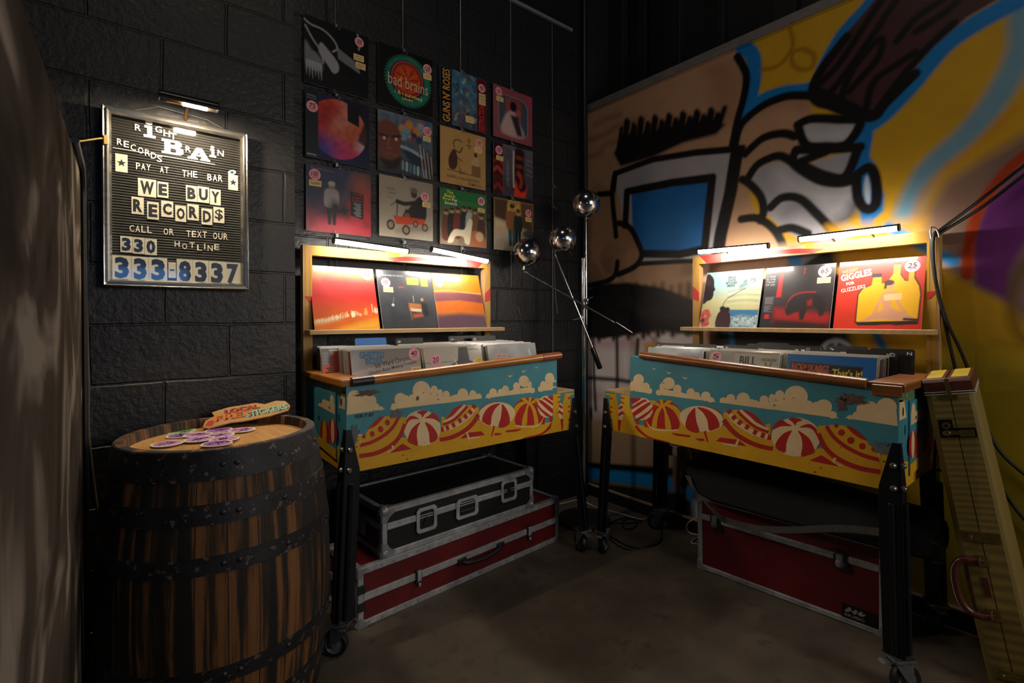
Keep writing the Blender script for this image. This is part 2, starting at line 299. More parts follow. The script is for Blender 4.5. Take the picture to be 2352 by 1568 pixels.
# glasses
P(W((1412, 400), (1480, 375), (1600, 352), (1702, 343), (1690, 420), (1655, 560), (1640, 605), (1560, 600), (1478, 606), (1430, 500)), GRY, .006)
P(W((1450, 438), (1630, 415), (1612, 568), (1560, 580), (1455, 575)), '1a66ac', .006)
P(W((1480, 500), (1600, 490), (1600, 565), (1470, 570)), '2676b4', .05, .5)
for q, wd in ((((1412, 540), (1408, 450), (1414, 398), (1500, 366), (1600, 350), (1705, 341)), .04), (((1440, 440), (1540, 420), (1636, 408), (1618, 572), (1560, 584), (1448, 582), (1436, 520), (1440, 440)), .05), (((1692, 350), (1678, 440), (1655, 540), (1632, 700)), .075), (((1462, 606), (1560, 600), (1640, 598)), .03)):
    S(W(*q), wd, BK, .006, 1, 0)
# eyebrow
P(K4((245, 790), (290, 690), (420, 680), (600, 640), (760, 615), (820, 640), (770, 690), (600, 735), (450, 805), (280, 855)), BK, .012)
for k in range(30):
    x = 280+k*18; S(K4((x-12, 780-k*5), (x+4+8*(k % 2), 662-k*2.2-14*((k*7) % 4))), .034, BK, .010, 1, 0)
# nose
P(W((1352, 440), (1412, 442), (1415, 520), (1452, 527), (1473, 579), (1462, 610), (1415, 632), (1352, 652)), 'a07a5e', .008, 1, 3)
P(W((1385, 600), (1405, 590), (1412, 625), (1385, 640)), TAN2, .02, .6)
for q in (((1374, 446), (1404, 444)), ((1420, 512), (1446, 522), (1463, 552), (1474, 585), (1458, 612), (1420, 630)), ((1418, 602), (1413, 630), (1392, 646), (1345, 657)), ((1412, 398), (1406, 446), (1415, 542))): S(W(*q), .04, BK, .006)
# moustache, teeth, jaw
P(W((1335, 775), (1460, 770), (1600, 760), (1600, 1000), (1335, 1000)), 'cfc2c0', .015)
for q in (((1335, 790), (1500, 788)), ((1335, 905), (1600, 930)), ((1335, 955), (1460, 965))): S(W(*q), .06, 'b27f88', .03, .6, 0)
P(W((1480, 790), (1520, 786), (1520, 850), (1480, 850)), 'b98a1c', .015)
for q in (((1362, 770), (1364, 860), (1368, 940)), ((1417, 770), (1418, 870), (1416, 910)), ((1465, 780), (1462, 830)), ((1335, 868), (1365, 868), (1420, 872), (1470, 880)), ((1357, 940), (1360, 1050))): S(W(*q), .028, '1b1a1c', .012, .95, 0)
P(W((1335, 960), (1720, 985), (1720, 1085), (1335, 1062)), 'a38569', .02)
P(W((1330, 672), (1380, 652), (1440, 648), (1520, 660), (1600, 690), (1610, 775), (1520, 756), (1440, 770), (1380, 778), (1330, 772)), BK, .012)
P(W((1440, 690), (1600, 720), (1600, 760), (1480, 752)), '2c2a2a', .05, .6)
for k in range(24): S(W((1345+k*11, 725+k*.8), (1342+k*11.3, 782-k*.8-8*(k % 3))), .036, '141214', .016, 1, 0)
for k in range(12): S(W((1360+k*20, 700), (1362+k*20, 660-4*(k % 3))), .022, BK, .02, .8, 0)
P(W((1335, 1060), (1720, 1085), (1720, 1130), (1335, 1078)), BK, .01); S(W((1330, 1086), (1460, 1100), (1600, 1118), (1720, 1135)), .085, '0f7fc0', .012, 1, 0)
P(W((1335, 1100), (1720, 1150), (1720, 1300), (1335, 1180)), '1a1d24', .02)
# behind and below the right bin
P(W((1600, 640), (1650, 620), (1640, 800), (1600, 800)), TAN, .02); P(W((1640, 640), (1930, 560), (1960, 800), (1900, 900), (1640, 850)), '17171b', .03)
P(W((1600, 600), (1830, 560), (1800, 650), (1600, 680)), 'c4a184', .03); P(W((1900, 520), (2130, 500), (2130, 1200), (1990, 1000), (1960, 700)), YEL, .03)
S(W((1680, 770), (1688, 850)), .03, '2278b8', .01, 1, 0); S(W((1990, 700), (2010, 760), (2050, 840)), .03, '2278b8', .01); S(W((2040, 520), (2130, 570), (2190, 600)), .04, '2b7fb8', .01)
S(W((1840, 600), (1900, 560), (1960, 530)), .04, '8d9097', .01); S(W((1850, 640), (1820, 590)), .05, '3b8fca', .01, 1, 0)
cx, cz = W((1921, 812))[0]
ring = [(cx+.062*math.cos(t), cz+.062*math.sin(t)) for t in np.linspace(0, 6.283, 25)]; S(ring, .018, 'b9bcc2', .008, 1, 0); cv.disc(cx, cz, .025, 'b9bcc2', .02)
for t in range(5): S([(cx, cz), (cx+.06*math.cos(t*1.257+.4), cz+.06*math.sin(t*1.257+.4))], .012, 'b9bcc2', .006, 1, 0)
P(W((1545, 1040), (1600, 1040), (1620, 1120), (1545, 1120)), '7b5d48', .01); S(W((1570, 1110), (1600, 1060), (1640, 1040)), .05, BK, .01); S(W((1580, 1140), (1640, 1060)), .04, '0f7fc0', .01)
P(W((1590, 1040), (1760, 1050), (1760, 1300), (1590, 1260)), '555a68', .02); P(W((1590, 1150), (1625, 1150), (1620, 1260), (1600, 1260)), 'a3adb8', .02)
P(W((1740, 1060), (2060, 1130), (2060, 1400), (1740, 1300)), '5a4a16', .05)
mb = MB(); cv.mesh(mb, lambda a, b, o: (0, -a, b)); mb.T = None
mb.add([(0, -A1, .075), (.05, -A1, .075), (.05, -A1, HT), (0, -A1, HT), (.05, 0, .075), (.05, 0, HT)], [(0, 1, 2, 3), (1, 4, 5, 2)]); cv.pad(mb)
struct(mb.build('wall_mural', mm, fix=False), 'plywood wall board spray painted with a big bearded face in glasses')
whs = mat('grey_painted_wood', '6d6a68', .5, nz=.2, ns=20)
struct(MB().box((-.02, -A1, HT), (.10, 0, HT+.045)).build('trim_7', whs, bevel=.004))
blkw = mat('black_painted_wood', '121215', .45, nz=.3, ns=15, bump=.1)
struct(MB().box((-.022, -A1, 0), (0, -.02, .072)).build('baseboard_right', blkw, bevel=.003))
struct(MB().box((-.026, -A1, .072), (0, -.02, .080)).build('trim_8', mat('pale_wood_edge', '8d7860', .6), bevel=.001))
# conduits in the corner
pm = mat('dark_conduit', '26272b', .4, .6, ns=30)
tag(MB().tube([(-.055, -.045, 0), (-.055, -.045, 4.2)], .020, 12).build('conduit_pipe', pm, smooth=True), 'thick black conduit pipe running up the corner to the ceiling', 'pipe')
tag(MB().tube([(-.018, -.026, .0), (-.018, -.026, 2.66)], .010, 10).build('conduit_pipe', mat('grey_conduit', '77767a', .35, .7, ns=30), smooth=True), 'thin grey conduit pipe at the left edge of the mural', 'pipe')
# tall mottled cabinet on the far left
def cab_mat():
    m = mat('mottled_brown_paint', '3a3029', .6, nz=.3, ns=5, bump=.03, spec=0); nt = m.node_tree; N = nt.nodes; L = nt.links; b = N['Principled BSDF']
    tc = N.new('ShaderNodeTexCoord'); mp = N.new('ShaderNodeMapping'); mp.inputs['Scale'].default_value = (1, 1.1, 1.5); L.new(tc.outputs['Object'], mp.inputs[0])
    n = N.new('ShaderNodeTexNoise'); n.inputs['Scale'].default_value = 1.9; n.inputs['Detail'].default_value = 3; n.inputs['Distortion'].default_value = 1.2; L.new(mp.outputs[0], n.inputs[0])
    r = N.new('ShaderNodeValToRGB'); e = r.color_ramp.elements; e[0].position = .40; e[0].color = (*lin('322c27'), 1); e[1].position = .62; e[1].color = (*lin('776e64'), 1)
    k = r.color_ramp.elements.new(.53); k.color = (*lin('463f38'), 1); L.new(n.outputs[0], r.inputs[0]); L.new(r.outputs[0], b.inputs['Base Color']); return m
cr = thing('tall_cabinet', 'tall brown mottled cabinet standing at the far left edge, beside the letter board', 'cabinet', (-3.0, -1.3, 0))
prof = [(-2.25, 0), (-.43, 0), (-.43, 1.62)] + [(-.43-.09*(1-math.cos(t)), 1.62+.075*math.sin(t)) for t in np.linspace(.2, 1.57, 6)] + [(-.95, 1.652), (-1.80, 1.546), (-2.25, 1.49)]
MB().prism(prof, lambda a, b, w: (w, a, b), -3.30, -2.718).build('body', cab_mat(), cr, bevel=.004)
gl = [(a+.004, b+.004) for a, b in prof[1:9]]
MB().tube([(-2.712, a+.01, b+.004) for a, b in prof[1:10]], .008, 8).build('edge_trim', mat('black_rubber', '101012', .5, ns=40), cr, smooth=True)
# cord down the cabinet's far edge and wire to the letter board
cb = mat('old_cord', '4c4234', .55, ns=40); blc = mat('black_cord', '0b0b0d', .45, ns=40)
tag(MB().tube(sm([at_y(x, y, .36) for x, y in ((168, 327), (182, 345), (191, 400), (192, 560), (198, 720), (203, 880), (207, 1040))]+[(-2.655, -.36, .30), (-2.65, -.36, .006)], False), .0045, 8).build('cord', cb, smooth=True), 'tan cord hanging down the wall beside the tall mottled cabinet', 'cord')
tag(MB().tube(sm([at_y(x, y, .345) for x, y in ((188, 420), (197, 600), (201, 760), (204, 900), (208, 1060))]+[(-2.645, -.345, .25), (-2.64, -.345, .006)], False), .004, 8).build('cord', blc, smooth=True), 'black cord hanging against the wall between cabinet and barrel', 'cord')
tag(MB().tube([at_y(165, 327, .42), at_y(200, 322, .36), at_y(234, 317, .325)], .0035, 8).build('hanging_wire', mat('brass_wire', '8a744c', .35, .8, ns=30), smooth=True), 'stiff brass wire running from cabinet top to the letter board frame', 'wire')
# picture rail with wires for the hung records
rl = mat('white_metal_rail', '8e8f94', .4, .4, ns=30)
tag(MB().box((-2.03, -.022, 3.226), (-.147, -.002, 3.246)).build('hanging_rail', rl, bevel=.002), 'pale metal hanging rail high on the black block wall', 'rail')
# ---------------------------------------------------------------- records with printed covers
SZ = .316
slm = mat('sleeve_card_edge', 'b9b2a4', .6, nz=.2, ns=90)
covm = mat('printed_cover', 'ffffff', .38, nz=.05, ns=30, bump=.10, bs=14, coat=.3, spec=.35, vcol=True)
pinkm = mat('pink_sticker', 'e2929c', .55, nz=.05); orgm = mat('orange_sticker', 'e8663c', .55, nz=.05); whm = mat('white_sticker', 'e9ded8', .5, nz=.05)
notem = mat('buff_note_paper', 'd8b978', .6, nz=.08); inkm = mat('marker_ink', '1c1214', .6, nz=.1); redm = mat('red_dot_paper', 'c8204e', .5)
yelm = mat('yellow_paper', 'e2c02c', .55, nz=.08)
INK = {}
def ink(h): return mat('print_'+h, h, .5, nz=.05)
def record(name, label, M, art, texts=(), stick=(), group=None, n=80, base='222222', th=.004, size=SZ, cat='record', dim=1.):
    t = thing(name, label, cat, M=M, group=group); mb = MB(); s = size
    fn = lambda a, b, o=0.: ((a-.5)*s, -o, b*s)
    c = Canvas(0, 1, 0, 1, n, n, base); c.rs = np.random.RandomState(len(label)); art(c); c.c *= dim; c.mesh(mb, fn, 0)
    mb.add([(-s/2, 0, 0), (s/2, 0, 0), (s/2, th, 0), (-s/2, th, 0), (-s/2, 0, s), (s/2, 0, s), (s/2, th, s), (-s/2, th, s)], [(0, 3, 2, 1), (4, 5, 6, 7), (1, 2, 6, 5), (2, 3, 7, 6), (3, 0, 4, 7)], 1)
    cols = []
    for (tx, x, y, h, w, col, bold, ang) in texts:
        if col not in cols: cols.append(col)
        put_text(mb, tx, fn, x, y, h, w, 2+cols.index(col), bold, ang, .0005)
    c.pad(mb); mb.build('sleeve', [covm, slm]+[ink(x) for x in cols], t, local=True, fix=False)
    for st in stick:
        k = st[0]; b = MB(); x, y = st[1], st[2]
        if k == 'note':
            wv, hv = st[3], st[4]; r = random.Random(int(x*999)); a = (r.random()-.5)*.12
            q = [(x+p*math.cos(a)-v*math.sin(a), y+p*math.sin(a)+v*math.cos(a)) for p, v in ((-wv/2, -hv/2), (wv/2, -hv/2), (wv/2, hv/2), (-wv/2, hv/2))]
            b.prism(q, lambda a, c, w: fn(a, c, w), .0006, .0009)
            if len(st) > 5 and st[5]: put_text(b, st[5], fn, x, y, hv*.45, wv*.8, 1, .01, a, .0012)
            else:
                for rw in range(2): b.add([fn(x+wv*(-.36+.72*k/9), y+hv*(.2-.36*rw)+hv*(.10 if k%2 else -.05)-(0 if e else .008), .0012) for e in (1,0) for k in range(10)], [(k, k+1, 11+k, 10+k) for k in range(9) if (k*7+rw) % 5], 1)
            b.build('note_label', [notem if len(st) < 7 else st[6], inkm], t, local=True)
        elif k == 'dot':
            b.prism([(x+st[3]*math.cos(i*.35), y+st[3]*math.sin(i*.35)) for i in range(18)], lambda a, c, w: fn(a, c, w), .0006, .0009); b.build('dot_sticker', redm, t, local=True)
        else:
            rr = st[4] if len(st) > 4 else .075; col = st[5] if len(st) > 5 else pinkm
            b.prism([(x+rr*math.cos(i*.2618), y+rr*math.sin(i*.2618)) for i in range(24)], lambda a, c, w: fn(a, c, w), .0006, .0010)
            put_text(b, st[3], fn, x, y+.01, rr*.85, rr*1.15, 1, .012, .08, .0014, .2)
            b.prism([(x-rr*.45, y-rr*.55), (x+rr*.5, y-rr*.47), (x+rr*.5, y-rr*.40), (x-rr*.45, y-rr*.48)], lambda a, c, w: fn(a, c, w), .0010, .0014, 1)
            b.build('price_sticker', [col, inkm], t, local=True)
    return t
def blob_person(c, x, y, h, coat, legs, skin, hair, w=.3):   # a plain standing figure
    c.poly([(x-w*h*.30, y), (x-w*h*.05, y), (x, y+h*.42), (x+w*h*.05, y), (x+w*h*.30, y), (x+w*h*.42, y+h*.5), (x-w*h*.42, y+h*.5)], legs, .008)
    c.poly([(x-w*h*.5, y+h*.42), (x+w*h*.5, y+h*.42), (x+w*h*.55, y+h*.75), (x+w*h*.25, y+h*.84), (x-w*h*.25, y+h*.84), (x-w*h*.55, y+h*.75)], coat, .01, 1, 3)
    c.disc(x, y+h*.91, h*.075, skin, .006, 1, h*.09); c.disc(x, y+h*.96, h*.08, hair, .006, 1, h*.055)
def a_black_bone(c):
    c.noise(.3, 8)
    for q in (((.0, .93), (.1, .88), (.28, .86), (.42, .78), (.5, .66), (.43, .58)), ((.02, .84), (.12, .68), (.25, .52), (.28, .36)), ((.82, .98), (.86, .85), (.84, .75))): c.stroke(q, .022, '9a9aa0', .01)
    c.poly([(.24, .66), (.34, .60), (.50, .44), (.52, .32), (.44, .25), (.34, .36), (.22, .5)], '8f8f96', .01, 1, 3)
    c.poly([(.02, .62), (.1, .52), (.2, .46), (.27, .36), (.25, .22), (.05, .24), (.01, .4)], '6f6f76', .02, 1, 3)
    for i in range(6): c.poly([(.02+.04*i, .34), (.06+.04*i, .34), (.035+.045*i, .12-.02*(i % 3))], '9a9aa0', .008)
    for i in range(16): c.stroke([(.5+.022*i, .66-.010*i), (.52+.022*i, .50-.008*i)], .012, '8a8a90', .006)
def a_green_ring(c):
    c.disc(.54, .5, .41, '1d6a58', .03); c.noise(.25, 16); c.disc(.52, .52, .32, '140c0c', .01); c.disc(.52, .53, .295, 'b8484f', .008); c.disc(.52, .53, .275, '200c08', .008); c.disc(.52, .53, .25, 'b8401c', .03)
    for i in range(14): t = i*.449; c.stroke([(.52+.06*math.cos(t), .53+.06*math.sin(t)), (.52+.2*math.cos(t+.15), .53+.2*math.sin(t+.15))], .016, 'd4622c' if i % 2 else '5a1a10', .012)
    for i in range(48): t = i*.131; c.stroke([(.54+.36*math.cos(t), .5+.36*math.sin(t)), (.54+.43*math.cos(t+.06), .5+.43*math.sin(t+.06))], .014, '2c7a60', .01)
def a_collage(c):
    c.grad('47505c', '3f6f8c'); c.noise(.5, 14, 3)
    r = c.rs
    for i in range(46): x, y = .28+.46*r.rand(), .1+.85*r.rand(); c.stroke([(x, y), (x+.1*(r.rand()-.5), y+.12*(r.rand()-.5))], .02+.02*r.rand(), ['7a2630', '1b1d26', '8fb0bc', '2a6a8a', 'a08a52', '3c2a30'][i % 6], .02)
    c.poly([(0, 0), (.24, 0), (.24, 1), (0, 1)], '0e0d10', .004); c.poly([(.78, 0), (1, 0), (1, 1), (.78, 1)], '571016', .004)
def a_mauve(c):
    c.noise(.08, 6); c.poly([(.25, .86), (.75, .86), (.87, .74), (.87, .2), (.75, .10), (.25, .10), (.13, .22), (.13, .74)], '3d4a58', .01); c.poly([(.3, .82), (.7, .82), (.70, .30), (.3, .3)], '8d4048', .01)
    c.poly([(.2, .12), (.78, .12), (.62, .45), (.5, .6), (.3, .48)], 'b79a96', .03, 1, 3); c.poly([(.42, .5), (.62, .52), (.74, .14), (.6, .12)], '2b2a34', .03); c.disc(.5, .68, .085, '15121a', .02, 1, .1); c.disc(.64, .58, .06, '9a5850', .02)
    c.stroke([(.25, .86), (.75, .86), (.87, .74), (.87, .2), (.75, .10), (.25, .10), (.13, .22), (.13, .74), (.25, .86)], .012, '9d8a70', .006, 1, 0)
def a_planet(c):
    c.grad('b8325c', 'b0402c', 1, .1, .7); c.disc(.62, .70, .24, 'c08a80', .12, .8); c.disc(.40, .80, .16, 'a8281c', .10, .9); c.disc(.26, .62, .12, '8c1a1c', .08, .8); c.disc(.74, .48, .20, 'b0542c', .10, .85); c.disc(.46, .42, .14, 'b8643c', .09, .6); c.disc(.5, .16, .22, 'b83a6c', .12, .7); c.disc(.24, .16, .20, '2b3a8c', .14, .95); c.noise(.22, 22, 7); c.noise(.18, 9, 3); c.disc(.90, .32, .10, 'c0c6d0', .09, .6)
    c.outside(.50, .51, .455, '1a2044', .006); c.poly([(.8, .4), (1, .3), (1, 1), (.55, 1), (.78, .90), (.92, .72)], '17151f', .02, .9); c.poly([(0, 0), (.19, 0), (.19, 1), (0, 1)], '1a2028', .004); c.poly([(.64, .68), (.83, .62), (.83, .92), (.64, .97)], '101014', .004)
def a_face(c):
    c.grad('2a2f38', '5a6a78'); c.noise(.4, 12, 5); r = c.rs
    for i in range(24): x, y = .4+.6*r.rand(), .6+.4*r.rand(); c.disc(x, y, .03+.05*r.rand(), ['3a5a86', '8c2c34', '6c8c94', 'b87a34', '26304a', '8a8f96'][i % 6], .02)
    c.poly([(.02, .2), (.0, .7), (.08, .84), (.22, .86), (.36, .74), (.42, .5), (.38, .28), (.25, .1), (.1, .1)], '6a3b2e', .02, 1, 3); c.poly([(.03, .22), (.15, .06), (.35, .1), (.4, .3), (.22, .2)], '1c1618', .03, 1, 3)
    c.stroke([(.04, .60), (.16, .58)], .04, '1c1214', .02); c.stroke([(.26, .6), (.4, .64)], .04, '1c1214', .02); c.disc(.11, .55, .025, 'c9b8ac', .01); c.disc(.32, .57, .025, 'c9b8ac', .01); c.stroke([(.2, .56), (.17, .42), (.24, .40)], .025, '8a5440', .015); c.stroke([(.12, .30), (.22, .32), (.33, .29)], .04, '7c4338', .015)
    c.poly([(.42, .46), (.98, .34), (.98, .1), (.6, .2), (.45, .38)], '1d2c3c', .03); c.stroke([(.42, .47), (.6, .44), (.8, .36)], .055, '8d9aa8', .01)
    for i in range(7): c.stroke([(.44+.07*i, .22-.012*i), (.44+.07*i, .10-.012*i)], .04, ['6f8ca0', '8fb8a4', '4c6a88'][i % 3], .01)
    for i in range(9): c.stroke([(.72+.035*i, .6-.03*i), (.8+.03*i, .02)], .014, 'b6aca0' if i % 2 else '3a2c26', .008)
def a_tan(c):
    c.noise(.06, 5); B = '4a2a24'
    c.poly([(.2, .28), (.3, .27), (.36, .36), (.36, .52), (.30, .64), (.22, .56), (.17, .42)], B, .006, 1, 3); c.stroke([(.32, .62), (.42, .60), (.47, .70)], .025, B); c.stroke([(.36, .5), (.46, .45)], .02, B); c.stroke([(.3, .66), (.28, .76), (.36, .82), (.46, .8)], .02, B); c.poly([(.38, .46), (.42, .32), (.5, .24), (.56, .3), (.53, .22), (.4, .2)], '8a6a4a', .01); c.stroke([(.15, .25), (.88, .22)], .014, B); c.poly([(.68, .22), (.88, .22), (.88, .42), (.68, .42)], '7a5a3c', .008); c.poly([(.66, .42), (.84, .42), (.83, .54), (.74, .58)], 'b49a74', .01); c.disc(.77, .62, .04, B, .01); c.stroke([(.62, .83), (.62, .7)], .014, B); c.stroke([(.56, .76), (.68, .76)], .014, B); c.disc(.62, .86, .032, B, .005); c.disc(.62, .86, .016, 'b98f52', .004)
def a_chrome_red(c):
    c.grad('3c3640', '5d5661'); c.noise(.3, 9, 4); c.poly([(0, 0), (.22, 0), (.22, 1), (0, 1)], '2c1014', .01)
    for i in range(5): c.stroke([(.02, .12+.17*i), (.1, .2+.16*i), (.2, .1+.17*i)], .05, ['9c2018', '5a1410', 'c43c26'][i % 3], .03)
    c.poly([(.46, .14), (.5, .5), (.52, .95), (.76, .95), (.76, .5), (.8, .2), (.66, .05)], '241012', .03, 1, 3)
    for i in range(6): c.disc(.64, .88-.085*i, .09-.006*i, '8c3a26' if i % 2 else '14090a', .03, 1, .03)
    c.stroke([(.5, .9), (.49, .5), (.5, .2)], .03, 'cbbcb4', .02); c.poly([(.5, .02), (.8, .02), (.86, .3), (.8, .16), (.68, .12), (.6, .18), (.56, .34), (.52, .2)], 'd6361c', .02); c.stroke([(.62, .5), (.7, .35), (.66, .22)], .06, 'a8361e', .03)
    for i in range(4): c.stroke([(.84, .5+.1*i), (.98, .48+.1*i)], .012, '8d8790', .008); c.stroke([(.36, .2+.12*i), (.33, .34+.12*i)], .02, '7a7480', .02)
def a_storm(c):
    c.grad('7a2026', '28324e', 1, .1, .75); c.noise(.4, 10, 9); c.poly([(.56, .3), (1, .2), (1, .72), (.78, .66)], 'a82a24', .1, .9); c.disc(.85, .8, .16, 'a8542c', .12, .7); c.disc(.1, .55, .22, '1f2c46', .2); c.poly([(.1, .02), (.95, .04), (.8, .2), (.4, .24), (.15, .14)], 'b03040', .08, .8)
    blob_person(c, .38, .12, .66, '8a8286', '16161c', '7c6860', 'a09a90', .3); c.poly([(.28, .32), (.62, .26), (.7, .4), (.4, .5)], '17171c', .06); c.poly([(.5, .4), (.62, .6), (.66, .7), (.58, .66)], '3c4656', .03); c.poly([(.67, .3), (.88, .26), (.88, .66), (.67, .68)], '101214', .004)
    for i in range(9): c.stroke([(.72+.02*(i%3), .50-.024*i), (.84-.015*(i%2), .495-.024*i)], .008, '9a9aa0', .003)
def a_wagon(c):
    c.noise(.05, 4); c.poly([(.3, .1), (.9, .16), (.95, .24), (.5, .22)], '6e675e', .06); K = '1c1b1e'
    c.poly([(.52, .3), (.5, .45), (.62, .62), (.74, .74), (.86, .66), (.84, .32)], K, .01, 1, 3); c.stroke([(.64, .62), (.46, .58), (.32, .60)], .07, K, .01); c.disc(.63, .77, .06, '4a2e26', .008, 1, .075); c.disc(.63, .83, .072, '5c5a56', .008, 1, .045); c.stroke([(.32, .62), (.31, .3)], .018, K, .005); c.stroke([(.32, .60), (.2, .52)], .012, K, .005); c.poly([(.4, .34), (.48, .5), (.6, .44), (.56, .32)], K, .01); c.disc(.5, .38, .055, '6b4030', .01)
    c.poly([(.24, .36), (.84, .36), (.82, .26), (.3, .22)], 'a8381e', .008)
    for x, y, r in ((.2, .2, .075), (.48, .14, .075), (.84, .22, .06), (.66, .26, .05)): c.disc(x, y, r, '2a2624', .006, 1, r*1.15); c.disc(x, y, r*.6, '7c6a58', .006, 1, r*.7)
def a_green_band(c):
    c.grad('8a7460', '4c5a3c', 1, .1, .55); c.noise(.3, 12, 2); c.poly([(0, .70), (1, .70), (1, 1), (0, 1)], '1f6a35', .006)
    for x, y, co in ((.12, .3, '5a3226'), (.24, .34, '1f1c1c'), (.36, .36, '6a2c24'), (.5, .40, '1c2028'), (.62, .4, '9aa8a4'), (.74, .38, '6a4a2c'), (.88, .3, '4a2620')): c.poly([(x-.08, y-.2), (x+.08, y-.2), (x+.08, y+.16), (x, y+.24), (x-.08, y+.16)], co, .012, 1, 3); c.disc(x, y+.27, .045, 'b08466', .008); c.disc(x, y+.305, .05, '3a2618', .008, 1, .03)
    c.poly([(.15, .05), (.28, .28), (.5, .3), (.6, .5), (.68, .48), (.66, .3), (.62, .05), (.52, .05), (.48, .16), (.32, .16), (.26, .05)], 'ded4b8', .01, 1, 3); c.poly([(.66, .02), (.66, .26), (.78, .3), (.95, .18), (.96, .02)], 'b0663c', .02, 1, 3); c.disc(.84, .2, .09, 'd4b08c', .02)
def a_street(c):
    c.grad('b8a58c', 'c79a4e', 1, .2, .8); c.noise(.18, 9, 6); c.poly([(0, .42), (.3, .5), (.34, 1), (0, 1)], '4a3320', .03); c.poly([(1, .4), (.68, .5), (.66, 1), (1, 1)], '5c3e22', .03); c.poly([(.0, .4), (.3, .46), (.3, .56), (.0, .62)], 'c9b48c', .04); c.poly([(.7, .26), (1, .22), (1, .42), (.84, .46), (.72, .38)], '4a4c48', .03, 1, 3); c.poly([(.0, 0), (1, 0), (1, .2), (.5, .42), (.2, .36), (0, .34)], 'b3a48e', .05)
    blob_person(c, .45, .1, .82, '8a542a', '32505a', 'b08462', '3a2616', .32); blob_person(c, .6, .1, .74, '20302c', '15191a', 'b08462', '5a3a20', .26)
for i, xx in enumerate((-1.7836, -1.4238, -1.0605, -.6895, -.334)):
    lab = ['leftmost hanging wire, behind the column of records topped by the black sleeve', 'second hanging wire, behind the column topped by the green ringed sleeve', 'third hanging wire, behind the column topped by the blue collage sleeve', 'fourth hanging wire, behind the column topped by the mauve sleeve', 'hanging wire with empty clips and no records, nearest the corner'][i]
    t = thing('hanging_wire', lab, 'wire', (xx, -.012, 3.24), group='wires hanging from the picture rail'); wm = mat('steel_wire', '8d8e92', .4, .6, ns=30)
    zend = (1.16, 1.16, 1.16, 1.44, .95)[i]
    MB().tube([(xx, -.012, 3.236), (xx, -.012, zend)], .0017, 6).build('wire_line', wm, t)
    zs = (2.335, 1.995, 1.653, 2.67) if i < 4 else (2.13, 1.99, 1.75)
    for z in zs:
        b = MB(); b.box((xx-.006, -.026, z-.008), (xx+.006, -.008, z+.008)); b.tube([(xx-.004, -.028, z), (xx-.018, -.032, z+.012), (xx-.010, -.030, z+.022)], .0018, 5); b.tube([(xx+.004, -.028, z), (xx+.018, -.032, z-.010), (xx+.008, -.03, z-.02)], .0018, 5)
        b.build('clip', mat('steel_clip', 'a9a9ac', .3, .8, ns=30), t)
def wall_at(x, z, yaw=0.): return Matrix.Translation((x, -.021, z-SZ/2)) @ Matrix.Rotation(R(yaw), 4, 'Z')
GW = 'records hung on the black block wall'
z11 = at_y(770, 208, .018)[2]+SZ/2
record('hanging_record', 'black record sleeve with grey bony shapes, top left of the records on the wall', wall_at(-1.777, z11, 1), a_black_bone, (), [('price', .85, .87, '200'), ('note', .84, .62, .17, .1, ''), ('note', .87, .50, .16, .1, '')], GW, base='0b0b0f')
record('hanging_record', 'black record sleeve with a red disc inside a green ring', wall_at(-1.409, 2.513), a_green_ring, (('bad brains', .54, .46, .19, .74, 'c9a890', 0., -.02), ('i & i survived', .54, .27, .07, .5, 'd8c25a', .01, -.05), ('(dub)', .52, .19, .055, .2, 'd8c25a', .01, 0)), [('price', .9, .82, '120', .085), ('note', .9, .69, .16, .1, '')], GW, base='0a0a0c')
record('hanging_record', 'blue grey collage record sleeve with orange upright lettering down its left side', wall_at(-1.043, 2.508, -1), a_collage, (("GUNS N' ROSES", .125, .5, .16, .94, 'c88a2c', .02, R(90)), ('DESTRUCTION', .89, .27, .13, .48, 'b8301f', .02, R(90))), [('price', .89, .83, '450', .08), ('note', .9, .68, .15, .1, 'SOLID'), ('note', .9, .57, .15, .1, ''), ('note', .62, .18, .18, .12, '')], GW, base='3a4450')
record('hanging_record', 'mauve record sleeve with an eight sided portrait, top of the rightmost column', wall_at(-.676, 2.511, 1), a_mauve, (), [('price', .13, .88, '120', .08), ('note', .16, .74, .17, .09, ''), ('dot', .93, .92, .045)], GW, base='8a4650')
record('hanging_record', 'record sleeve with a large red and violet planet and dark left strip', wall_at(-1.773, 2.166, 2), a_planet, (('Man On The Moon', .09, .92, .022, .13, 'b9bcc2', 0, 0), ('The End Of Day', .095, .88, .02, .14, 'b9bcc2', 0, 0), ('ESSENTIALS', .09, .045, .025, .14, 'c9ccd2', .01, 0)), [('price', .10, .76, '75', .085)], GW, base='14121c')
record('hanging_record', 'record sleeve with a large painted bearded face on a crowded dark ground', wall_at(-1.412, 2.168, -1), a_face, (), [('price', .9, .83, '125', .08), ('note', .89, .7, .15, .09, '')], GW)
record('hanging_record', 'tan record sleeve with small brown seated figures', wall_at(-1.0475, 2.1705, 1), a_tan, (('HARPS of the ANCIENT', .5, .135, .055, .72, '4a3222', .006, 0), ('TEMPLES', .74, .055, .05, .3, '4a3222', .006, 0)), [('price', .85, .86, '100', .078), ('note', .83, .73, .17, .10, '')], GW, base='b08a52')
record('hanging_record', 'glossy dark grey and red record sleeve with a curled red shape', wall_at(-.674, 2.1635), a_chrome_red, (), [('price', .13, .85, '100', .085), ('note', .15, .70, .17, .09, '')], GW)
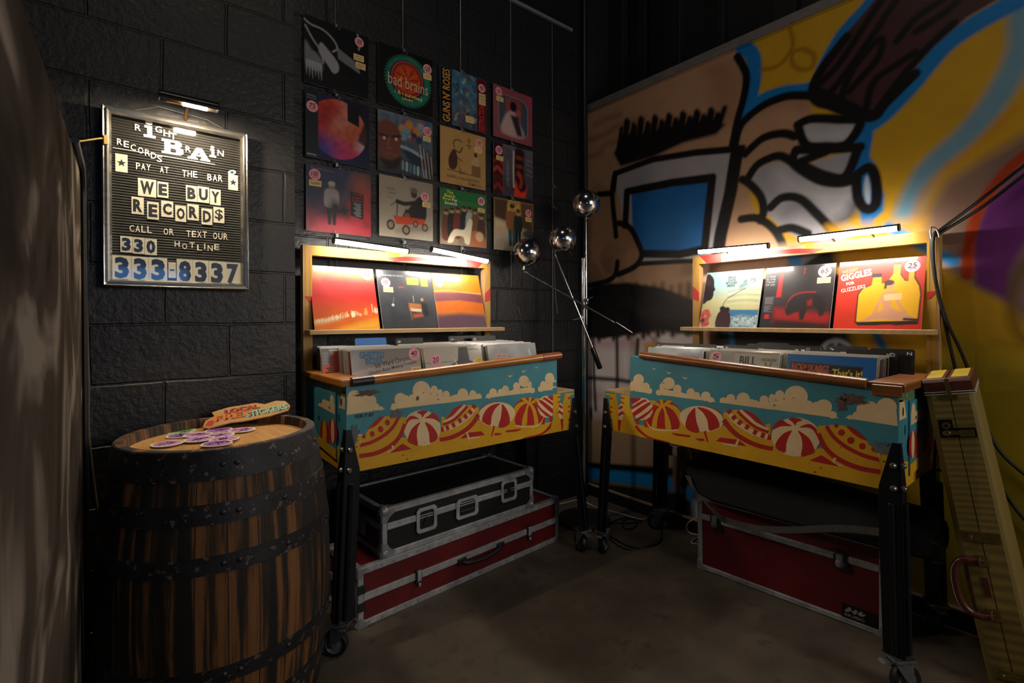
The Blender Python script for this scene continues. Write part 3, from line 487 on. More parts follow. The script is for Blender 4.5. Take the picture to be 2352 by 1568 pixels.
record('hanging_record', 'stormy blue and red record sleeve with a gaunt standing figure', wall_at(-1.77, 1.8205, -1), a_storm, (('The Ultimate Ozzy', .25, .94, .035, .36, 'a8673c', .006, -.03), ('THE', .78, .64, .03, .17, 'a83028', .01, 0), ('ULTIMATE', .78, .59, .03, .17, 'a83028', .01, 0), ('OZZY', .78, .545, .03, .17, 'a83028', .01, 0)), [('price', .13, .85, '100', .085), ('note', .135, .72, .18, .09, 'CLEAN')], GW)
record('hanging_record', 'grey brown record sleeve with a man sitting in a small red cart', wall_at(-1.408, 1.833, 1), a_wagon, (("monk's", .2, .80, .05, .15, '3a3532', 0, -.05), ('music', .23, .73, .04, .13, '3a3532', 0, -.05), ('thelonious', .18, .65, .03, .12, '5a524c', 0, -.05)), [('price', .84, .75, '75', .08), ('note', .87, .62, .16, .09, '')], GW, base='8f8577')
record('hanging_record', 'record sleeve with a green top band over a crowd and a white animal', wall_at(-1.0455, 1.825, -1), a_green_band, (('The', .2, .94, .06, .13, 'd6c63a', .02, 0), ('Beach', .2, .875, .06, .22, 'd6c63a', .02, 0), ('Boys', .14, .81, .06, .17, 'd6c63a', .02, 0), ('Pet', .3, .81, .06, .11, 'dcdccc', .02, 0), ('Sounds', .22, .745, .055, .26, 'dcdccc', .02, 0), ('Wouldnt it be nice  You still believe in me  Thats not me', .64, .80, .018, .56, '8fae4a', 0, 0), ('God only knows  I know theres an answer  Here today', .66, .76, .018, .52, '8fae4a', 0, 0)), [('price', .88, .87, '85', .08), ('note', .88, .70, .16, .08, '')], GW)
record('hanging_record', 'sepia street record sleeve with two people walking, bottom of the rightmost column', wall_at(-.672, 1.825, 0), a_street, (('THE FREEWHEELIN', .5, .955, .03, .34, '5a3a14', .01, 0), ('BOB', .5, .915, .03, .12, '5a3a14', .01, 0)), [('price', .87, .80, '75', .08), ('note', .87, .67, .16, .09, '')], GW)
# ---------------------------------------------------------------- the two record bins (old pinball cabinets)
teal = mat('teal_cabinet_paint', '3f8391', .5, nz=.16, ns=7, speck='6a6458', speckthr=.735, bump=.05)
sand = mat('yellow_cabinet_paint', 'cf9c17', .5, nz=.12, ns=8, speck='6b4a12', speckthr=.75, bump=.05)
crm = mat('cream_cabinet_paint', 'ddc193', .5, nz=.12, ns=10, speck='8c7352', speckthr=.74)
redp = mat('red_cabinet_paint', 'ad1f19', .5, nz=.12, ns=10, speck='7c2a1c', speckthr=.74)
wearm = mat('worn_wood_patch', '5e4536', .7, nz=.3, ns=50)
wood = mat('varnished_rail_wood', 'a06428', .32, nz=.3, ns=9, stretch=(1.5, 1.5, 14), coat=.25)
wood2 = mat('dark_varnished_rail_wood', '7e4a1e', .34, nz=.35, ns=9, stretch=(1.5, 1.5, 14), coat=.25)
ply = mat('pale_plywood', 'b39364', .55, nz=.14, ns=8, stretch=(1, 6, 1))
pine = mat('pine_board', 'a07c55', .55, nz=.16, ns=8, stretch=(6, 6, 1))
fyel = mat('yellow_frame_paint', 'ab7e0c', .5, nz=.06); fred = mat('red_frame_paint', 'a82016', .5, nz=.08); fwht = mat('faded_cream_paint', '9c876a', .5, nz=.06)
steel = mat('black_steel_leg', '16181d', .34, .35, nz=.25, ns=20, bump=.04); bolt = mat('zinc_bolt', '8d8a84', .32, .9, nz=.15, ns=40)
zinc = mat('zinc_plate', '84868a', .33, .85, nz=.2, ns=30); rub = mat('black_caster_rubber', '14161a', .5, nz=.2, ns=30); wgr = mat('grey_caster_wheel', '5f6670', .4, nz=.1)
hole = mat('dark_hole', '050505', .9); grn = mat('green_chipped_paint', '56704a', .6, nz=.2, ns=14, speck='b3903c', speckthr=.6)
def A5(*q): return [(1370+x/5.0575, 750+y/5.0575) for x, y in q]
def A6(*q): return [(1740+x/4.355, 770+y/4.355) for x, y in q]
RD, RY0, RL, RT_ = .612, -1.976, 1.270, 1.105          # front distance, player end, length, tall part
LD, LX0, LL, LT_ = .595, -1.957, 1.228, 1.100
def S5(q): return [(p[1]-RY0, p[2]) for p in (at_x(x, y, RD) for x, y in q)]
def hexa(cx, cy, rx, ry, n=28, a=0.):
    return [(cx+rx*math.cos(t)*math.cos(a)-ry*math.sin(t)*math.sin(a), cy+rx*math.cos(t)*math.sin(a)+ry*math.sin(t)*math.cos(a)) for t in np.linspace(0, 2*math.pi, n, endpoint=False)]
ART = []                                               # (colour, outline in cabinet coordinates)
def art(col, q, f=A5, smooth=0):
    P = S5(f(*q)); ART.append((col, sm(P, True, smooth) if smooth else P))
def band(col, q, wd, f=A5, w2=None):                   # ribbon along a curve, width in crop units
    q = sm(q, False, 6); n = len(q); a = []; b = []
    for i, p in enumerate(q):
        d = np.array(q[min(i+1, n-1)])-np.array(q[max(i-1, 0)]); d = d/np.linalg.norm(d); k = wd if w2 is None else wd+(w2-wd)*i/(n-1)
        a.append((p[0]-d[1]*k/2, p[1]+d[0]*k/2)); b.append((p[0]+d[1]*k/2, p[1]-d[0]*k/2))
    art(col, a+b[::-1], f)
def clip_disc(cx, cy, rx, ry, f, col='C'): art(col, hexa(cx, cy, rx, ry), f)
# clouds
for (x, y, rx, ry) in ((490, 618, 62, 68), (430, 680, 44, 48), (570, 700, 48, 52), (610, 745, 38, 34), (838, 658, 72, 70), (775, 700, 44, 52), (725, 765, 36, 34), (940, 722, 48, 50), (965, 780, 34, 32), (1095, 766, 48, 52), (1165, 800, 38, 42), (1270, 808, 56, 56), (1330, 850, 40, 30), (1475, 855, 42, 34), (1560, 838, 52, 56), (1705, 838, 78, 74), (1800, 880, 40, 40), (1850, 880, 30, 28), (1950, 860, 52, 62)): clip_disc(x, y, rx, ry, A5)
for (x, y, rx, ry) in ((62, 645, 40, 44), (146, 632, 34, 46), (222, 604, 48, 56), (385, 612, 118, 110), (500, 700, 60, 50), (590, 706, 42, 44), (662, 716, 84, 76), (752, 795, 42, 38), (1055, 738, 66, 64), (1000, 800, 50, 40), (930, 818, 36, 22), (1130, 720, 70, 60), (1290, 722, 105, 98)): clip_disc(x, y, rx, ry, A6)
art('C', ((388, 650), (480, 670), (560, 690), (620, 740), (650, 776), (388, 744))); art('C', ((692, 768), (760, 720), (960, 760), (1370, 850), (1384, 876), (698, 786)))
art('C', ((1424, 878), (1470, 850), (1620, 850), (2023, 880), (2023, 962))); art('C', ((0, 690), (250, 640), (520, 720), (740, 760), (812, 830), (0, 720)), A6); art('C', ((868, 824), (960, 800), (1200, 740), (1392, 760), (1404, 908)), A6)
# sand, then beach umbrellas, balls and loungers
art('Y', ((2023, 1120), (1960, 1140), (1480, 1150), (1000, 1120), (620, 1160), (455, 1130), (400, 1020), (388, 960), (150, 770), (100, 1180), (150, 1290), (2023, 1680)))
art('Y', ((0, 1000), (600, 1130), (1170, 1120), (1460, 1160), (1460, 1680), (0, 1370)), A6); art('C', ((1176, 1116), (1420, 1142), (1420, 1158), (1180, 1132)), A6)
art('R', hexa(770, 1035, 222, 180)[14:]+[(990, 1045), (955, 1200), (860, 1195), (560, 1165)]); art('Y', ((560, 1060), (640, 1180), (860, 1205), (960, 1190), (960, 1215), (760, 1210), (600, 1160)))
for q in (((590, 880), (660, 855), (740, 905), (735, 925)), ((735, 850), (770, 850), (775, 910), (750, 910)), ((775, 905), (840, 850), (880, 865), (800, 925)), ((745, 915), (690, 980), (655, 1080), (645, 1180), (695, 1195), (705, 1100), (730, 1000), (770, 925)), ((760, 920), (790, 1000), (805, 1190), (870, 1195), (855, 1090), (820, 1000), (790, 920)), ((790, 910), (880, 960), (950, 1060), (985, 1180), (1000, 1100), (1000, 1030), (930, 930), (830, 900)), ((740, 910), (640, 900), (590, 900), (650, 880))): art('Y', q, A5, 3)
art('C', ((590, 1130), (680, 1185), (830, 1200), (955, 1188), (940, 1205), (800, 1212), (660, 1195)), A5, 3)
art('C', hexa(535, 955, 122, 130))
for q in (((400, 830), (470, 830), (520, 838), (415, 900)), ((412, 930), (540, 850), (575, 862), (415, 960)), ((420, 1000), (600, 880), (628, 905), (430, 1050)), ((440, 1085), (600, 985), (648, 930), (652, 965), (560, 1050), (445, 1100)), ((395, 1110), (520, 1065), (560, 1060), (440, 1095))): art('R', q, A5, 2)
art('Y', ((388, 940), (412, 960), (428, 1050), (450, 1130), (388, 1050))); band('R', ((455, 1150), (520, 1225), (620, 1290), (780, 1330), (860, 1352)), 34, A5, 12)
art('R', ((470, 1075), (485, 1080), (495, 1135), (465, 1132)))
art('C', hexa(1222, 1070, 258, 148, 32, .13))
art('R', ((1145, 940), (1075, 1010), (1038, 1110), (1045, 1180), (1120, 1225), (1198, 1222), (1165, 1110), (1150, 1000)), A5, 3); art('R', ((1172, 935), (1240, 1000), (1290, 1090), (1312, 1205), (1400, 1180), (1432, 1150), (1390, 1040), (1290, 960)), A5, 3); art('R', ((1215, 917), (1330, 932), (1420, 980), (1475, 1040), (1440, 1010), (1340, 945)), A5, 3)
art('R', ((1245, 1215), (1268, 1215), (1305, 1342), (1285, 1340))); art('R', ((1140, 1297), (1245, 1297), (1262, 1328), (1190, 1325))); art('R', ((870, 1238), (900, 1232), (1100, 1262), (1085, 1285), (940, 1268)))
art('R', ((1392, 1325), (1440, 1285), (1650, 1312), (1748, 1390), (1640, 1372), (1400, 1332))); art('C', ((1640, 1300), (1668, 1300), (1632, 1396), (1466, 1364), (1470, 1352), (1610, 1370)))
# big striped umbrella
U3 = [(1478, 1000), (1560, 972), (1640, 966), (1760, 985), (1880, 1060), (1970, 1160), (2030, 1290), (2042, 1420), (1930, 1410), (1760, 1340), (1640, 1250), (1540, 1140), (1480, 1060)]
art('Y', U3, A5, 3)
art('R', ((1700, 972), (1790, 990), (1880, 1060), (1990, 1190), (1900, 1160), (1790, 1080)), A5, 3); band('C', ((1670, 975), (1760, 1050), (1850, 1130), (1990, 1200)), 44); band('R', ((1640, 980), (1730, 1070), (1850, 1165), (2000, 1225)), 34)
band('C', ((1530, 990), (1620, 1100), (1750, 1190), (1880, 1250), (2040, 1290)), 56)
for i, (x, y, a) in enumerate(((1545, 985, .95), (1600, 1055, .9), (1668, 1112, .75), (1752, 1165, .55), (1845, 1225, .5), (1935, 1262, .35), (2012, 1285, .3))):
    art('R', [(x+p*math.cos(a)-q*math.sin(a), y+p*math.sin(a)+q*math.cos(a)) for p, q in ((-24, -30), (24, -30), (24, 30), (-24, 30))])
band('R', ((1480, 1080), (1580, 1210), (1720, 1310), (1880, 1380), (2050, 1418)), 58, A5, 50)
# ball
art('C', hexa(385, 1015, 246, 194, 36, .05), A6)
for q in (((150, 945), (180, 880), (240, 842), (300, 880), (345, 905), (230, 910)), ((310, 832), (375, 822), (450, 845), (395, 870), (378, 900), (350, 865)), ((420, 920), (480, 890), (540, 890), (600, 950), (628, 1040), (620, 1050), (560, 950), (500, 922)), ((345, 950), (270, 975), (205, 1040), (178, 1105), (215, 1150), (280, 1170), (290, 1080), (315, 1010)), ((405, 950), (440, 1020), (450, 1110), (438, 1208), (510, 1195), (570, 1170), (560, 1110), (510, 1020))): art('R', q, A6, 3)
# dotted umbrella
art('Y', ((590, 922), (680, 900), (780, 896), (880, 906), (980, 960), (1090, 1050), (1180, 1160), (1222, 1260), (1232, 1390), (1060, 1350), (860, 1270), (720, 1160), (640, 1060)), A6, 3)
art('R', ((885, 905), (960, 925), (1040, 990), (1100, 1052), (1020, 1025), (950, 975)), A6, 3)
for x, y, r in ((842, 972, 35), (935, 1050, 38), (1050, 1108, 35), (1165, 1140, 26), (790, 904, 22)): art('R', hexa(x, y, r, r*.95, 16), A6)
band('R', ((690, 905), (760, 1010), (880, 1110), (1060, 1200), (1224, 1245)), 40, A6); band('R', ((610, 980), (680, 1120), (800, 1230), (1000, 1320), (1230, 1365)), 48, A6)
art('R', ((520, 1250), (640, 1196), (740, 1260), (820, 1310), (640, 1275)), A6); art('C', ((768, 1220), (792, 1228), (770, 1272), (850, 1300), (830, 1312), (744, 1262)), A6); art('C', ((1195, 1172), (1216, 1185), (1228, 1260), (1218, 1240)), A6)
# extension art: tail of a beach chair
art('Y', ((108, 770), (388, 795), (388, 1080), (500, 1270), (108, 1190))); art('T', ((222, 778), (285, 785), (292, 880), (262, 920))); art('C', hexa(285, 990, 32, 95)); art('R', ((255, 940), (300, 910), (312, 940), (262, 965))); art('R', ((255, 1010), (310, 975), (312, 1005), (258, 1045))); art('R', ((250, 1080), (290, 1085), (272, 1212), (255, 1212)))
for y in (825, 880, 1005): art('R', ((285, y-12), (330, y+2), (325, y+14), (290, y+8)))
for y in (835, 935, 990, 1085): art('R', ((160, y-14), (172, y-14), (190, y), (190, y+10), (160, y+10)))
art('T', ((104, 790), (155, 800), (158, 910), (140, 920)))
# gulls
for x, y, k in ((668, 488, 1), (842, 535, 1.4), (1030, 595, 1.6)): art('C', ((x-28*k, y-14*k), (x-4*k, y-2*k), (x+28*k, y), (x+2*k, y+12*k), (x-10*k, y+2*k)))
def caster_leg(root, P, cx, cy, ux, uy, z1, rot, splay):
    # two-flange steel leg wrapped round a cabinet corner; ux,uy point outward
    ox, oy = cx+ux*.006, cy+uy*.006; bx, by = ox+ux*splay[0], oy+uy*splay[1]; zt, zb = z1, .128
    m = MB()
    def q(z, a, b): k = (zt-z)/(zt-zb); return P(ox+(bx-ox)*k-ux*a, oy+(by-oy)*k-uy*b, z)
    w_ = .066; t_ = .006
    for fl in (0, 1):
        prof = [(0, zb), (w_*.92, zb), (w_, zt-.20), (w_*.95, zt-.15), (w_*.35, zt), (0, zt)]
        v = [q(z, a, 0) if fl == 0 else q(z, 0, a) for a, z in prof]+[q(z, a, t_) if fl == 0 else q(z, t_, a) for a, z in prof]
        n = len(prof); m.add(v, [tuple(range(n)), tuple(range(2*n-1, n-1, -1))]+[(i, (i+1) % n, n+(i+1) % n, n+i) for i in range(n)])
    rib = [q(z, .028, -.004) for z in (zt-.20, .4, zb+.01)]; m.tube(rib, .010, 8); rib = [q(z, -.004, .028) for z in (zt-.20, .4, zb+.01)]; m.tube(rib, .010, 8)
    leg = m.build('leg', steel, root, bevel=.0015)
    for z in (zt-.075, zt-.15):
        for k in (0, 1):
            c = q(z, .020, -.001) if k == 0 else q(z, -.001, .020); d = q(z, .020, -.02) if k == 0 else q(z, -.02, .020)
            ax = Vector(d)-Vector(c); MB().lathe([(0, .010), (.006, .010), (.0095, .006), (.011, 0)], c, ax, 12).build('bolt', bolt, leg, smooth=True)
    # caster
    c = Vector(q(zb, .022, .022)); R_ = Matrix.Rotation(rot, 4, 'Z'); o = c+Vector((0, 0, 0)); wc = Vector((c.x, c.y, .0475))+R_ @ Vector((.022, 0, 0))
    def g(x, y, z): return tuple(Vector((c.x, c.y, 0))+R_ @ Vector((x, y, z)))
    m = MB(g); m.box((-.036, -.034, .118), (.036, .034, .127)); m.lathe([(0, .104), (.030, .104), (.030, .118), (0, .118)], (0, 0, 0), (0, 0, 1), 20)
    for s_ in (-1, 1): m.prism([(-.028, .106), (.030, .106), (.036, .045), (.022, .036), (.010, .05)], lambda a, b, w_: (a, w_, b), s_*.023-.0015, s_*.023+.0015)
    m.prism([(-.012, .112), (-.055, .116), (-.066, .108), (-.058, .106), (-.012, .104)], lambda a, b, w_: (a, w_, b), -.014, .014)
    m.lathe([(0, -.030), (.006, -.030), (.006, .030), (0, .030)], (.022, 0, .0475), (0, 1, 0), 10)
    ca = m.build('caster', zinc, root, bevel=.001)
    m = MB(g); m.lathe([(.034, -.014), (.044, -.015), (.0475, -.010), (.0475, .010), (.044, .015), (.034, .014)], (.022, 0, .0475), (0, 1, 0), 32, 0); m.lathe([(0, -.012), (.012, -.015), (.016, -.009), (.030, -.009), (.034, -.013), (.034, .013), (.030, .009), (.016, .009), (.012, .015), (0, .012)], (.022, 0, .0475), (0, 1, 0), 28, 1)
    m.build('wheel', [rub, wgr], ca, smooth=True)
def make_bin(name, label, P, org, L, LT, D, zn, zf, left):
    # P(u, d, z): u along the cabinet from its coin door end, d out from the wall, z up
    root = thing(name, label, 'record bin', org, group=None); ZB, ZE, ZI = .660, .858, (.806 if left else .784); DB = .108; t = .018; dk = wood if left else wood2
    def zt(u): return zn+(zf-zn)*u/LT
    # painted side: panel plus paint layers
    m = MB(); T = {'T': 1, 'Y': 2, 'C': 3, 'R': 4}
    out = [(0, ZB), (L, ZB), (L, ZE), (LT, ZE), (LT, zt(LT)), (0, zt(0))]
    m.prism(out, lambda a, b, w_: P(a, w_, b), D-t, D, 0)
    def clip(Pl, inside, inter):
        o = []
        for i in range(len(Pl)):
            a, b = Pl[i-1], Pl[i]
            if inside(b):
                if not inside(a): o.append(inter(a, b))
                o.append(b)
            elif inside(a): o.append(inter(a, b))
        return o
    def at(k, v):
        def f(a, b): s_ = (v-a[k])/(b[k]-a[k]); return (a[0]+(b[0]-a[0])*s_, a[1]+(b[1]-a[1])*s_)
        return f
    fx = L/RL
    for i, (col, q) in enumerate(ART):
        q = [(a*(LT/RT_) if a < RT_ else a*fx, b) for a, b in q]
        for k, v, sgn in ((0, 0., 1), (0, L, -1), (1, ZB, 1)):
            if q: q = clip(q, lambda p, k=k, v=v, sgn=sgn: (p[k]-v)*sgn >= 0, at(k, v))
        parts = [q]
        if q and max(p[0] for p in q) > LT and max(p[1] for p in q) > ZE:
            a = clip(q, lambda p: p[0] <= LT, at(0, LT)); b = clip(q, lambda p: p[0] >= LT, at(0, LT)); b = clip(b, lambda p: p[1] <= ZE, at(1, ZE)) if b else b; parts = [a, b]
        for q in parts:
            if len(q) > 2: m.add([P(a, D+.0002+.000012*i, b) for a, b in q], [tuple(range(len(q)))], T[col])
    rw_ = random.Random(9)
    def blot(x, y, rx, ry, c, n=34):
        q = [(x+rx*math.cos(t)*k, y+ry*math.sin(t)*k) for t in np.linspace(0, 6.283, n, endpoint=False) for k in [rw_.uniform(.45, 1.15)]]
        m.add([P(min(max(a, .001), L-.001), D+.0018, min(b, zt(a)-.004)) for a, b in q], [tuple(range(n))], c)
    if left:
        blot(.085, .958, .06, .014, 5); blot(.205, .862, .035, .022, 7); blot(.03, .80, .02, .05, 7); blot(.30, .915, .008, .012, 5)
        put_text(m, 'FEB 7 87', lambda a, b, o: P(a, D+.0022, b), .072, .872, .014, .075, 6, .01, 0, .0)
    else: blot(.135, .957, .055, .022, 5); blot(.165, .935, .02, .03, 5); blot(.045, .80, .035, .028, 7)
    rs_ = random.Random(4)
    for k in range(60):                                    # small chips and nail holes in the paint
        a, b, r0 = rs_.uniform(.02, LT-.02), rs_.uniform(ZB+.01, .97), rs_.uniform(.0012, .004)
        m.add([P(a+r0*p, D+.0019, b+r0*q*rs_.uniform(.4, 1)) for p, q in ((-1, 0), (-.3, .8), (.6, .6), (1, -.1), (.2, -.9))], [tuple(range(5))], 6 if k % 3 else 5)
    m.build('front_panel', [teal, teal, sand, crm, redp, wearm, inkm, mat('grey_worn_paint', '5f6468', .7, nz=.3, ns=40)], root, fix=True)
    MB().prism(out, lambda a, b, w_: P(a, w_, b), DB, DB+t).build('back_panel', teal, root)
    m = MB(P); m.box((0, DB+t, ZB), (t, D-t, zt(0))); e = m.build('end_panel', teal, root)
    m = MB(P); m.box((L-t, DB+t, ZB), (L, D-t, ZE-.012)); m.build('end_panel', teal, root)
    m = MB(P); m.box((LT-t, DB+t, ZE), (LT, D-t, zt(LT))); m.build('end_panel', teal, root)
    m = MB(P); m.box((t, DB+t, ZB+.003), (L-t, D-t, ZB+.015)); m.box((t, DB+t, ZI-.012), (LT-t, D-t, ZI)); m.build('bottom_board', ply, root)
    m = MB(P); m.box((LT, DB, ZE), (L, D, ZE+.010)); m.build('shelf_board', ply, root, bevel=.001)
    # painted coin door end
    m = MB(); X = -.0005
    def E(c, q, k): m.add([P(X-.0002*k, a, b) for a, b in q], [tuple(range(len(q)))], c)
    E(2, [(DB, ZB), (D, ZB), (D, .76), (.45, .74), (.3, .75), (DB, .74)], 1); E(3, [(.52, .90), (D-.01, .90), (D-.01, .97), (.545, .96)], 1); E(5, [(DB, .96), (D, .96), (D, .985), (DB, .985)], 1)
    m.prism([(.26, .715), (.50, .695), (.50, .955), (.26, .955)], lambda a, b, w_: P(w_, a, b), -.006, -.0005, 0)
    for c, q in ((3, hexa(.46, .915, .025, .03, 12)), (3, [(.28, .88), (.49, .87), (.49, .91), (.36, .915)]), (4, hexa(.465, .80, .05, .05, 16)), (3, hexa(.465, .80, .02, .05, 16)), (4, hexa(.37, .77, .055, .06, 16)), (2, hexa(.37, .77, .025, .06, 16)), (2, [(.26, .715), (.5, .695), (.5, .735), (.26, .755)])):
        dz_ = globals().__setitem__('_k', globals().get('_k', 0)+1); m.add([P(-.0063-.0001*(_k % 8), a, b) for a, b in q], [tuple(range(len(q)))], c)
    for a, b, r in ((.43, .89, .005), (.33, .90, .005), (.30, .83, .008)): m.add([P(-.0075, p, q) for p, q in hexa(a, b, r, r*1.3, 12)], [tuple(range(12))], 6)
    m.build('coin_door', [teal, teal, sand, crm, redp, grn, hole], root)
    m = MB()
    for a, b, ra, rb in ((.225, .885, .012, .024), (.14, .925, .010, .016), (.165, .86, .006, .018)): m.add([P(-.0012, p, q) for p, q in hexa(a if False else D-a+.09, b, ra*.8, rb, 16)], [tuple(range(16))], 0)
    m.build('lock_hole', hole, root)
    for b, q in ((0, [(DB+.03, .74), (.24, .70), (.24, .78), (DB+.05, .82)]),):
        m = MB(); m.add([P(-.001, a, c) for a, c in q], [tuple(range(4))]); m.build('paint_patch', redp, root)
    # rails
    u0, u1 = (.105, LT+.015) if left else (.09, LT-.068)
    hb = [(D-.012, -.004)]+[(D+.004+.017*math.cos(a), .012+.017*math.sin(a)) for a in np.linspace(-1.2, 1.57, 9)]+[(D-.012, .030)]
    def rail(ua, ub, name, mt, prof):
        n = len(prof); v = [P(ua, d, zt(ua)+z) for d, z in prof]+[P(ub, d, zt(ub)+z) for d, z in prof]
        MB().add(v, [tuple(range(n)), tuple(range(n, 2*n))]+[(i, (i+1) % n, n+(i+1) % n, n+i) for i in range(n)]).build(name, mt, root, smooth=True)
    rail(u0, u1, 'front_rail', dk, hb)
    if left:
        rail(u1-.125, u1+.003, 'rail_end_cap', mat('redder_varnished_wood', '8a4526', .35, nz=.2, ns=12), [(d+(.002 if d > D-.01 else 0), z+(.001 if z > 0 else -.001)) for d, z in hb])
        rail(.02, .105, 'corner_guard', mat('dark_corner_guard', '2a2226', .4, nz=.3, ns=20), [(d+.001, z+.001) for d, z in hb])
    rail(.02, LT, 'back_rail', dk, [(DB-.002, -.002), (DB+.026, -.002), (DB+.026, .022), (DB-.002, .022)])
    m = MB(P); z0 = zt(.04); m.box((-.020, DB-.004, z0-.006), (.092, D-.001, z0+.024)); m.build('end_rail', dk, root, bevel=.007, seg=3)
    if not left: m = MB(P); m.box((-.012, D+.001, z0-.022), (.075, D+.006, z0+.016)); m.build('corner_guard', wood2, root, bevel=.004)
    sp = (.050, .045) if left else (.022, .03)
    for (u, d, su, sd, rot) in ((0, D, -1, 1, 2.4 if left else -.6), (L, D, 1, 1, 1.3 if left else .4), (0, DB, -1, -1, .5), (L, DB, 1, -1, 3.0 if left else 2.2)):
        caster_leg(root, P, u, d, su, sd, .825 if d == D else .80, rot, sp if sd > 0 else (sp[0], .0))
    return root
PL = lambda u, d, z: (LX0+u, -d, z)
PR = lambda u, d, z: (-d, RY0+u, z)
bin_l = make_bin('record_bin', 'left record bin made from an old beach painted pinball cabinet, beside the barrel', PL, (LX0+.6, -.35, 0), LL, LT_, LD, .990, 1.040, True)
bin_r = make_bin('record_bin', 'right record bin made from an old beach painted pinball cabinet, before the mural', PR, (-.36, RY0+.62, 0), RL, RT_, RD, .998, 1.054, False)
# display frames behind the bins
def make_frame(label, P, org, u0, u1, zt_, l0, l1, left):
    r = thing('display_frame', label, 'frame', org); d0, d1 = .066, .107
    for k, (a, b) in enumerate(((u0, u0+.040), (u1-.040, u1))):
        m = MB(P); m.box((a, d0, .70), (b, d1, zt_), 0); s_ = 1 if k == 0 else -1; e = a if k == 0 else b
        def st(c, x0, x1, z0, z1): xa, xb = sorted((e+s_*x0, e+s_*x1)); m.add([(xa, d1+.0006, z0), (xb, d1+.0006, z0), (xb, d1+.0006, z1), (xa, d1+.0006, z1)], [(0, 1, 2, 3)], c)
        st(1, .010, .023, 1.0, zt_); st(1, .031, .040, 1.0, zt_-.04)
        m.add([(e-s_*.0006, d0+.004, 1.0), (e-s_*.0006, d0+.02, 1.0), (e-s_*.0006, d0+.02, zt_), (e-s_*.0006, d0+.004, zt_)], [(0, 1, 2, 3)], 1)
        z = 1.335 if k == 0 else 1.37
        if k == 0: m.add([(e+s_*.005, d1+.0012, z+.015), (e+s_*.040, d1+.0012, z+.012), (e+s_*.040, d1+.0012, z-.022), (e+s_*.022, d1+.0012, z-.008)], [(0, 1, 2, 3)], 2)
        else: m.add([(e+s_*.002, d1+.0012, z+.055), (e+s_*.040, d1+.0012, z+.018), (e+s_*.040, d1+.0012, z-.03), (e+s_*.002, d1+.0012, z-.018)], [(0, 1, 2, 3)], 2)
        m.build('post', [pine, fyel, fred], r, bevel=0)
    m = MB(P); m.box((u0+.040, d0, zt_-.046), (u1-.040, d1, zt_), 0); L_ = u1-u0
    def pt(c, q, k=1): m.add([(u0+.04+a*(L_-.08), d1+.0004*k, zt_-.046+b*.046) for a, b in q], [tuple(range(len(q)))], c)
    pt(1, [(0, 0), (.45, 0), (.45, 1), (0, 1)]); pt(2, [(.42, .0), (.6, .35), (.62, .75), (.48, .62), (.36, .35)], 2); pt(2, [(.87, 1), (1, 1), (.955, 0), (.87, .0)], 2); pt(1, [(.965, 0), (1, 0), (1, .8)], 2)
    m.build('top_rail', [fwht, fyel, fred], r)
    m = MB(P); m.box((l0, d1, 1.176), (l1, d1+.072, 1.196)); m.build('record_ledge', ply, r, bevel=.0015)
    return r
make_frame('left wooden display frame, yellow with red marks, against the black block wall', PL, (LX0+.55, -.08, .70), -.012, 1.035, 1.582, -.005, 1.085, True)
make_frame('right wooden display frame, yellow with red marks, against the mural', PR, (-.08, RY0+.5, .70), -.010, 1.066, 1.590, -.006, 1.100, False)
# LED bars
ledm = glow('lit_diffuser', LEDC, LED)
hous = mat('dark_light_housing', '2b2725', .4, .4, ns=30)
def led(label, a, b, arms, wall):
    A, B = Vector(a), Vector(b); r = thing('light_bar', label, 'light', a, group='light bars on the display frames'); ax = (B-A).normalized(); rad = .0145
    dn = Vector((0, 0, -1)); dn = (dn-ax*dn.dot(ax)).normalized(); q = ax.cross(dn); TA, TB = (2.0, 1.6) if (q.y if wall == 'y' else q.x) > 0 else (1.6, 2.0)
    def ring(t0, t1, n, rr): return [(rr*math.cos(t), rr*math.sin(t)) for t in np.linspace(t0, t1, n)]
    def ext(name, pr, m_, e0, e1):
        n = len(pr); v = [tuple(A+ax*e0+dn*x+q*y) for x, y in pr]+[tuple(A+ax*((B-A).length-e1)+dn*x+q*y) for x, y in pr]
        return MB().add(v, [tuple(range(n)), tuple(range(n, 2*n))]+[(i, (i+1) % n, n+(i+1) % n, n+i) for i in range(n)]).build(name, m_, r, smooth=True)
    ext('diffuser', ring(-TA, TB, 19, rad*.92), ledm, .006, .006)
    ext('housing', ring(TB-.03, 2*math.pi-TA+.03, 15, rad)+ring(2*math.pi-TA, TB, 13, rad*.90), hous, 0, 0)
    for e in (0, 1):
        c = A if e == 0 else B; MB().lathe([(0, 0), (rad*1.04, 0), (rad*1.04, .007), (0, .007)], c, ax if e == 0 else -ax, 20).build('end_cap', hous, r, smooth=True)
    for p in arms:
        c = A+(B-A)*p; e = Vector((c.x, -.100, 1.575)) if wall == 'y' else Vector((-.100, c.y, 1.575))
        MB().tube([tuple(c-dn*.012), tuple(c-dn*.02+(e-c)*.3), tuple(e+Vector((0, 0, .012))), tuple(e)], .004, 8).build('bracket_arm', hous, r, smooth=True)
led('longer light bar over the left frame, nearer the letter board', (-1.868, -.205, 1.598), (-1.497, -.205, 1.580), (.3, .7), 'y')
led('light bar over the left frame, nearer the lamp with three chrome shades', (-1.366, -.200, 1.603), (-1.005, -.200, 1.566), (.3, .7), 'y')
led('light bar over the right frame, nearer the corner', (-.205, -1.002, 1.600), (-.200, -1.370, 1.590), (.3, .7), 'x')
led('light bar over the right frame, above the red and yellow sleeve', (-.205, -1.504, 1.604), (-.200, -1.880, 1.604), (.3, .7), 'x')
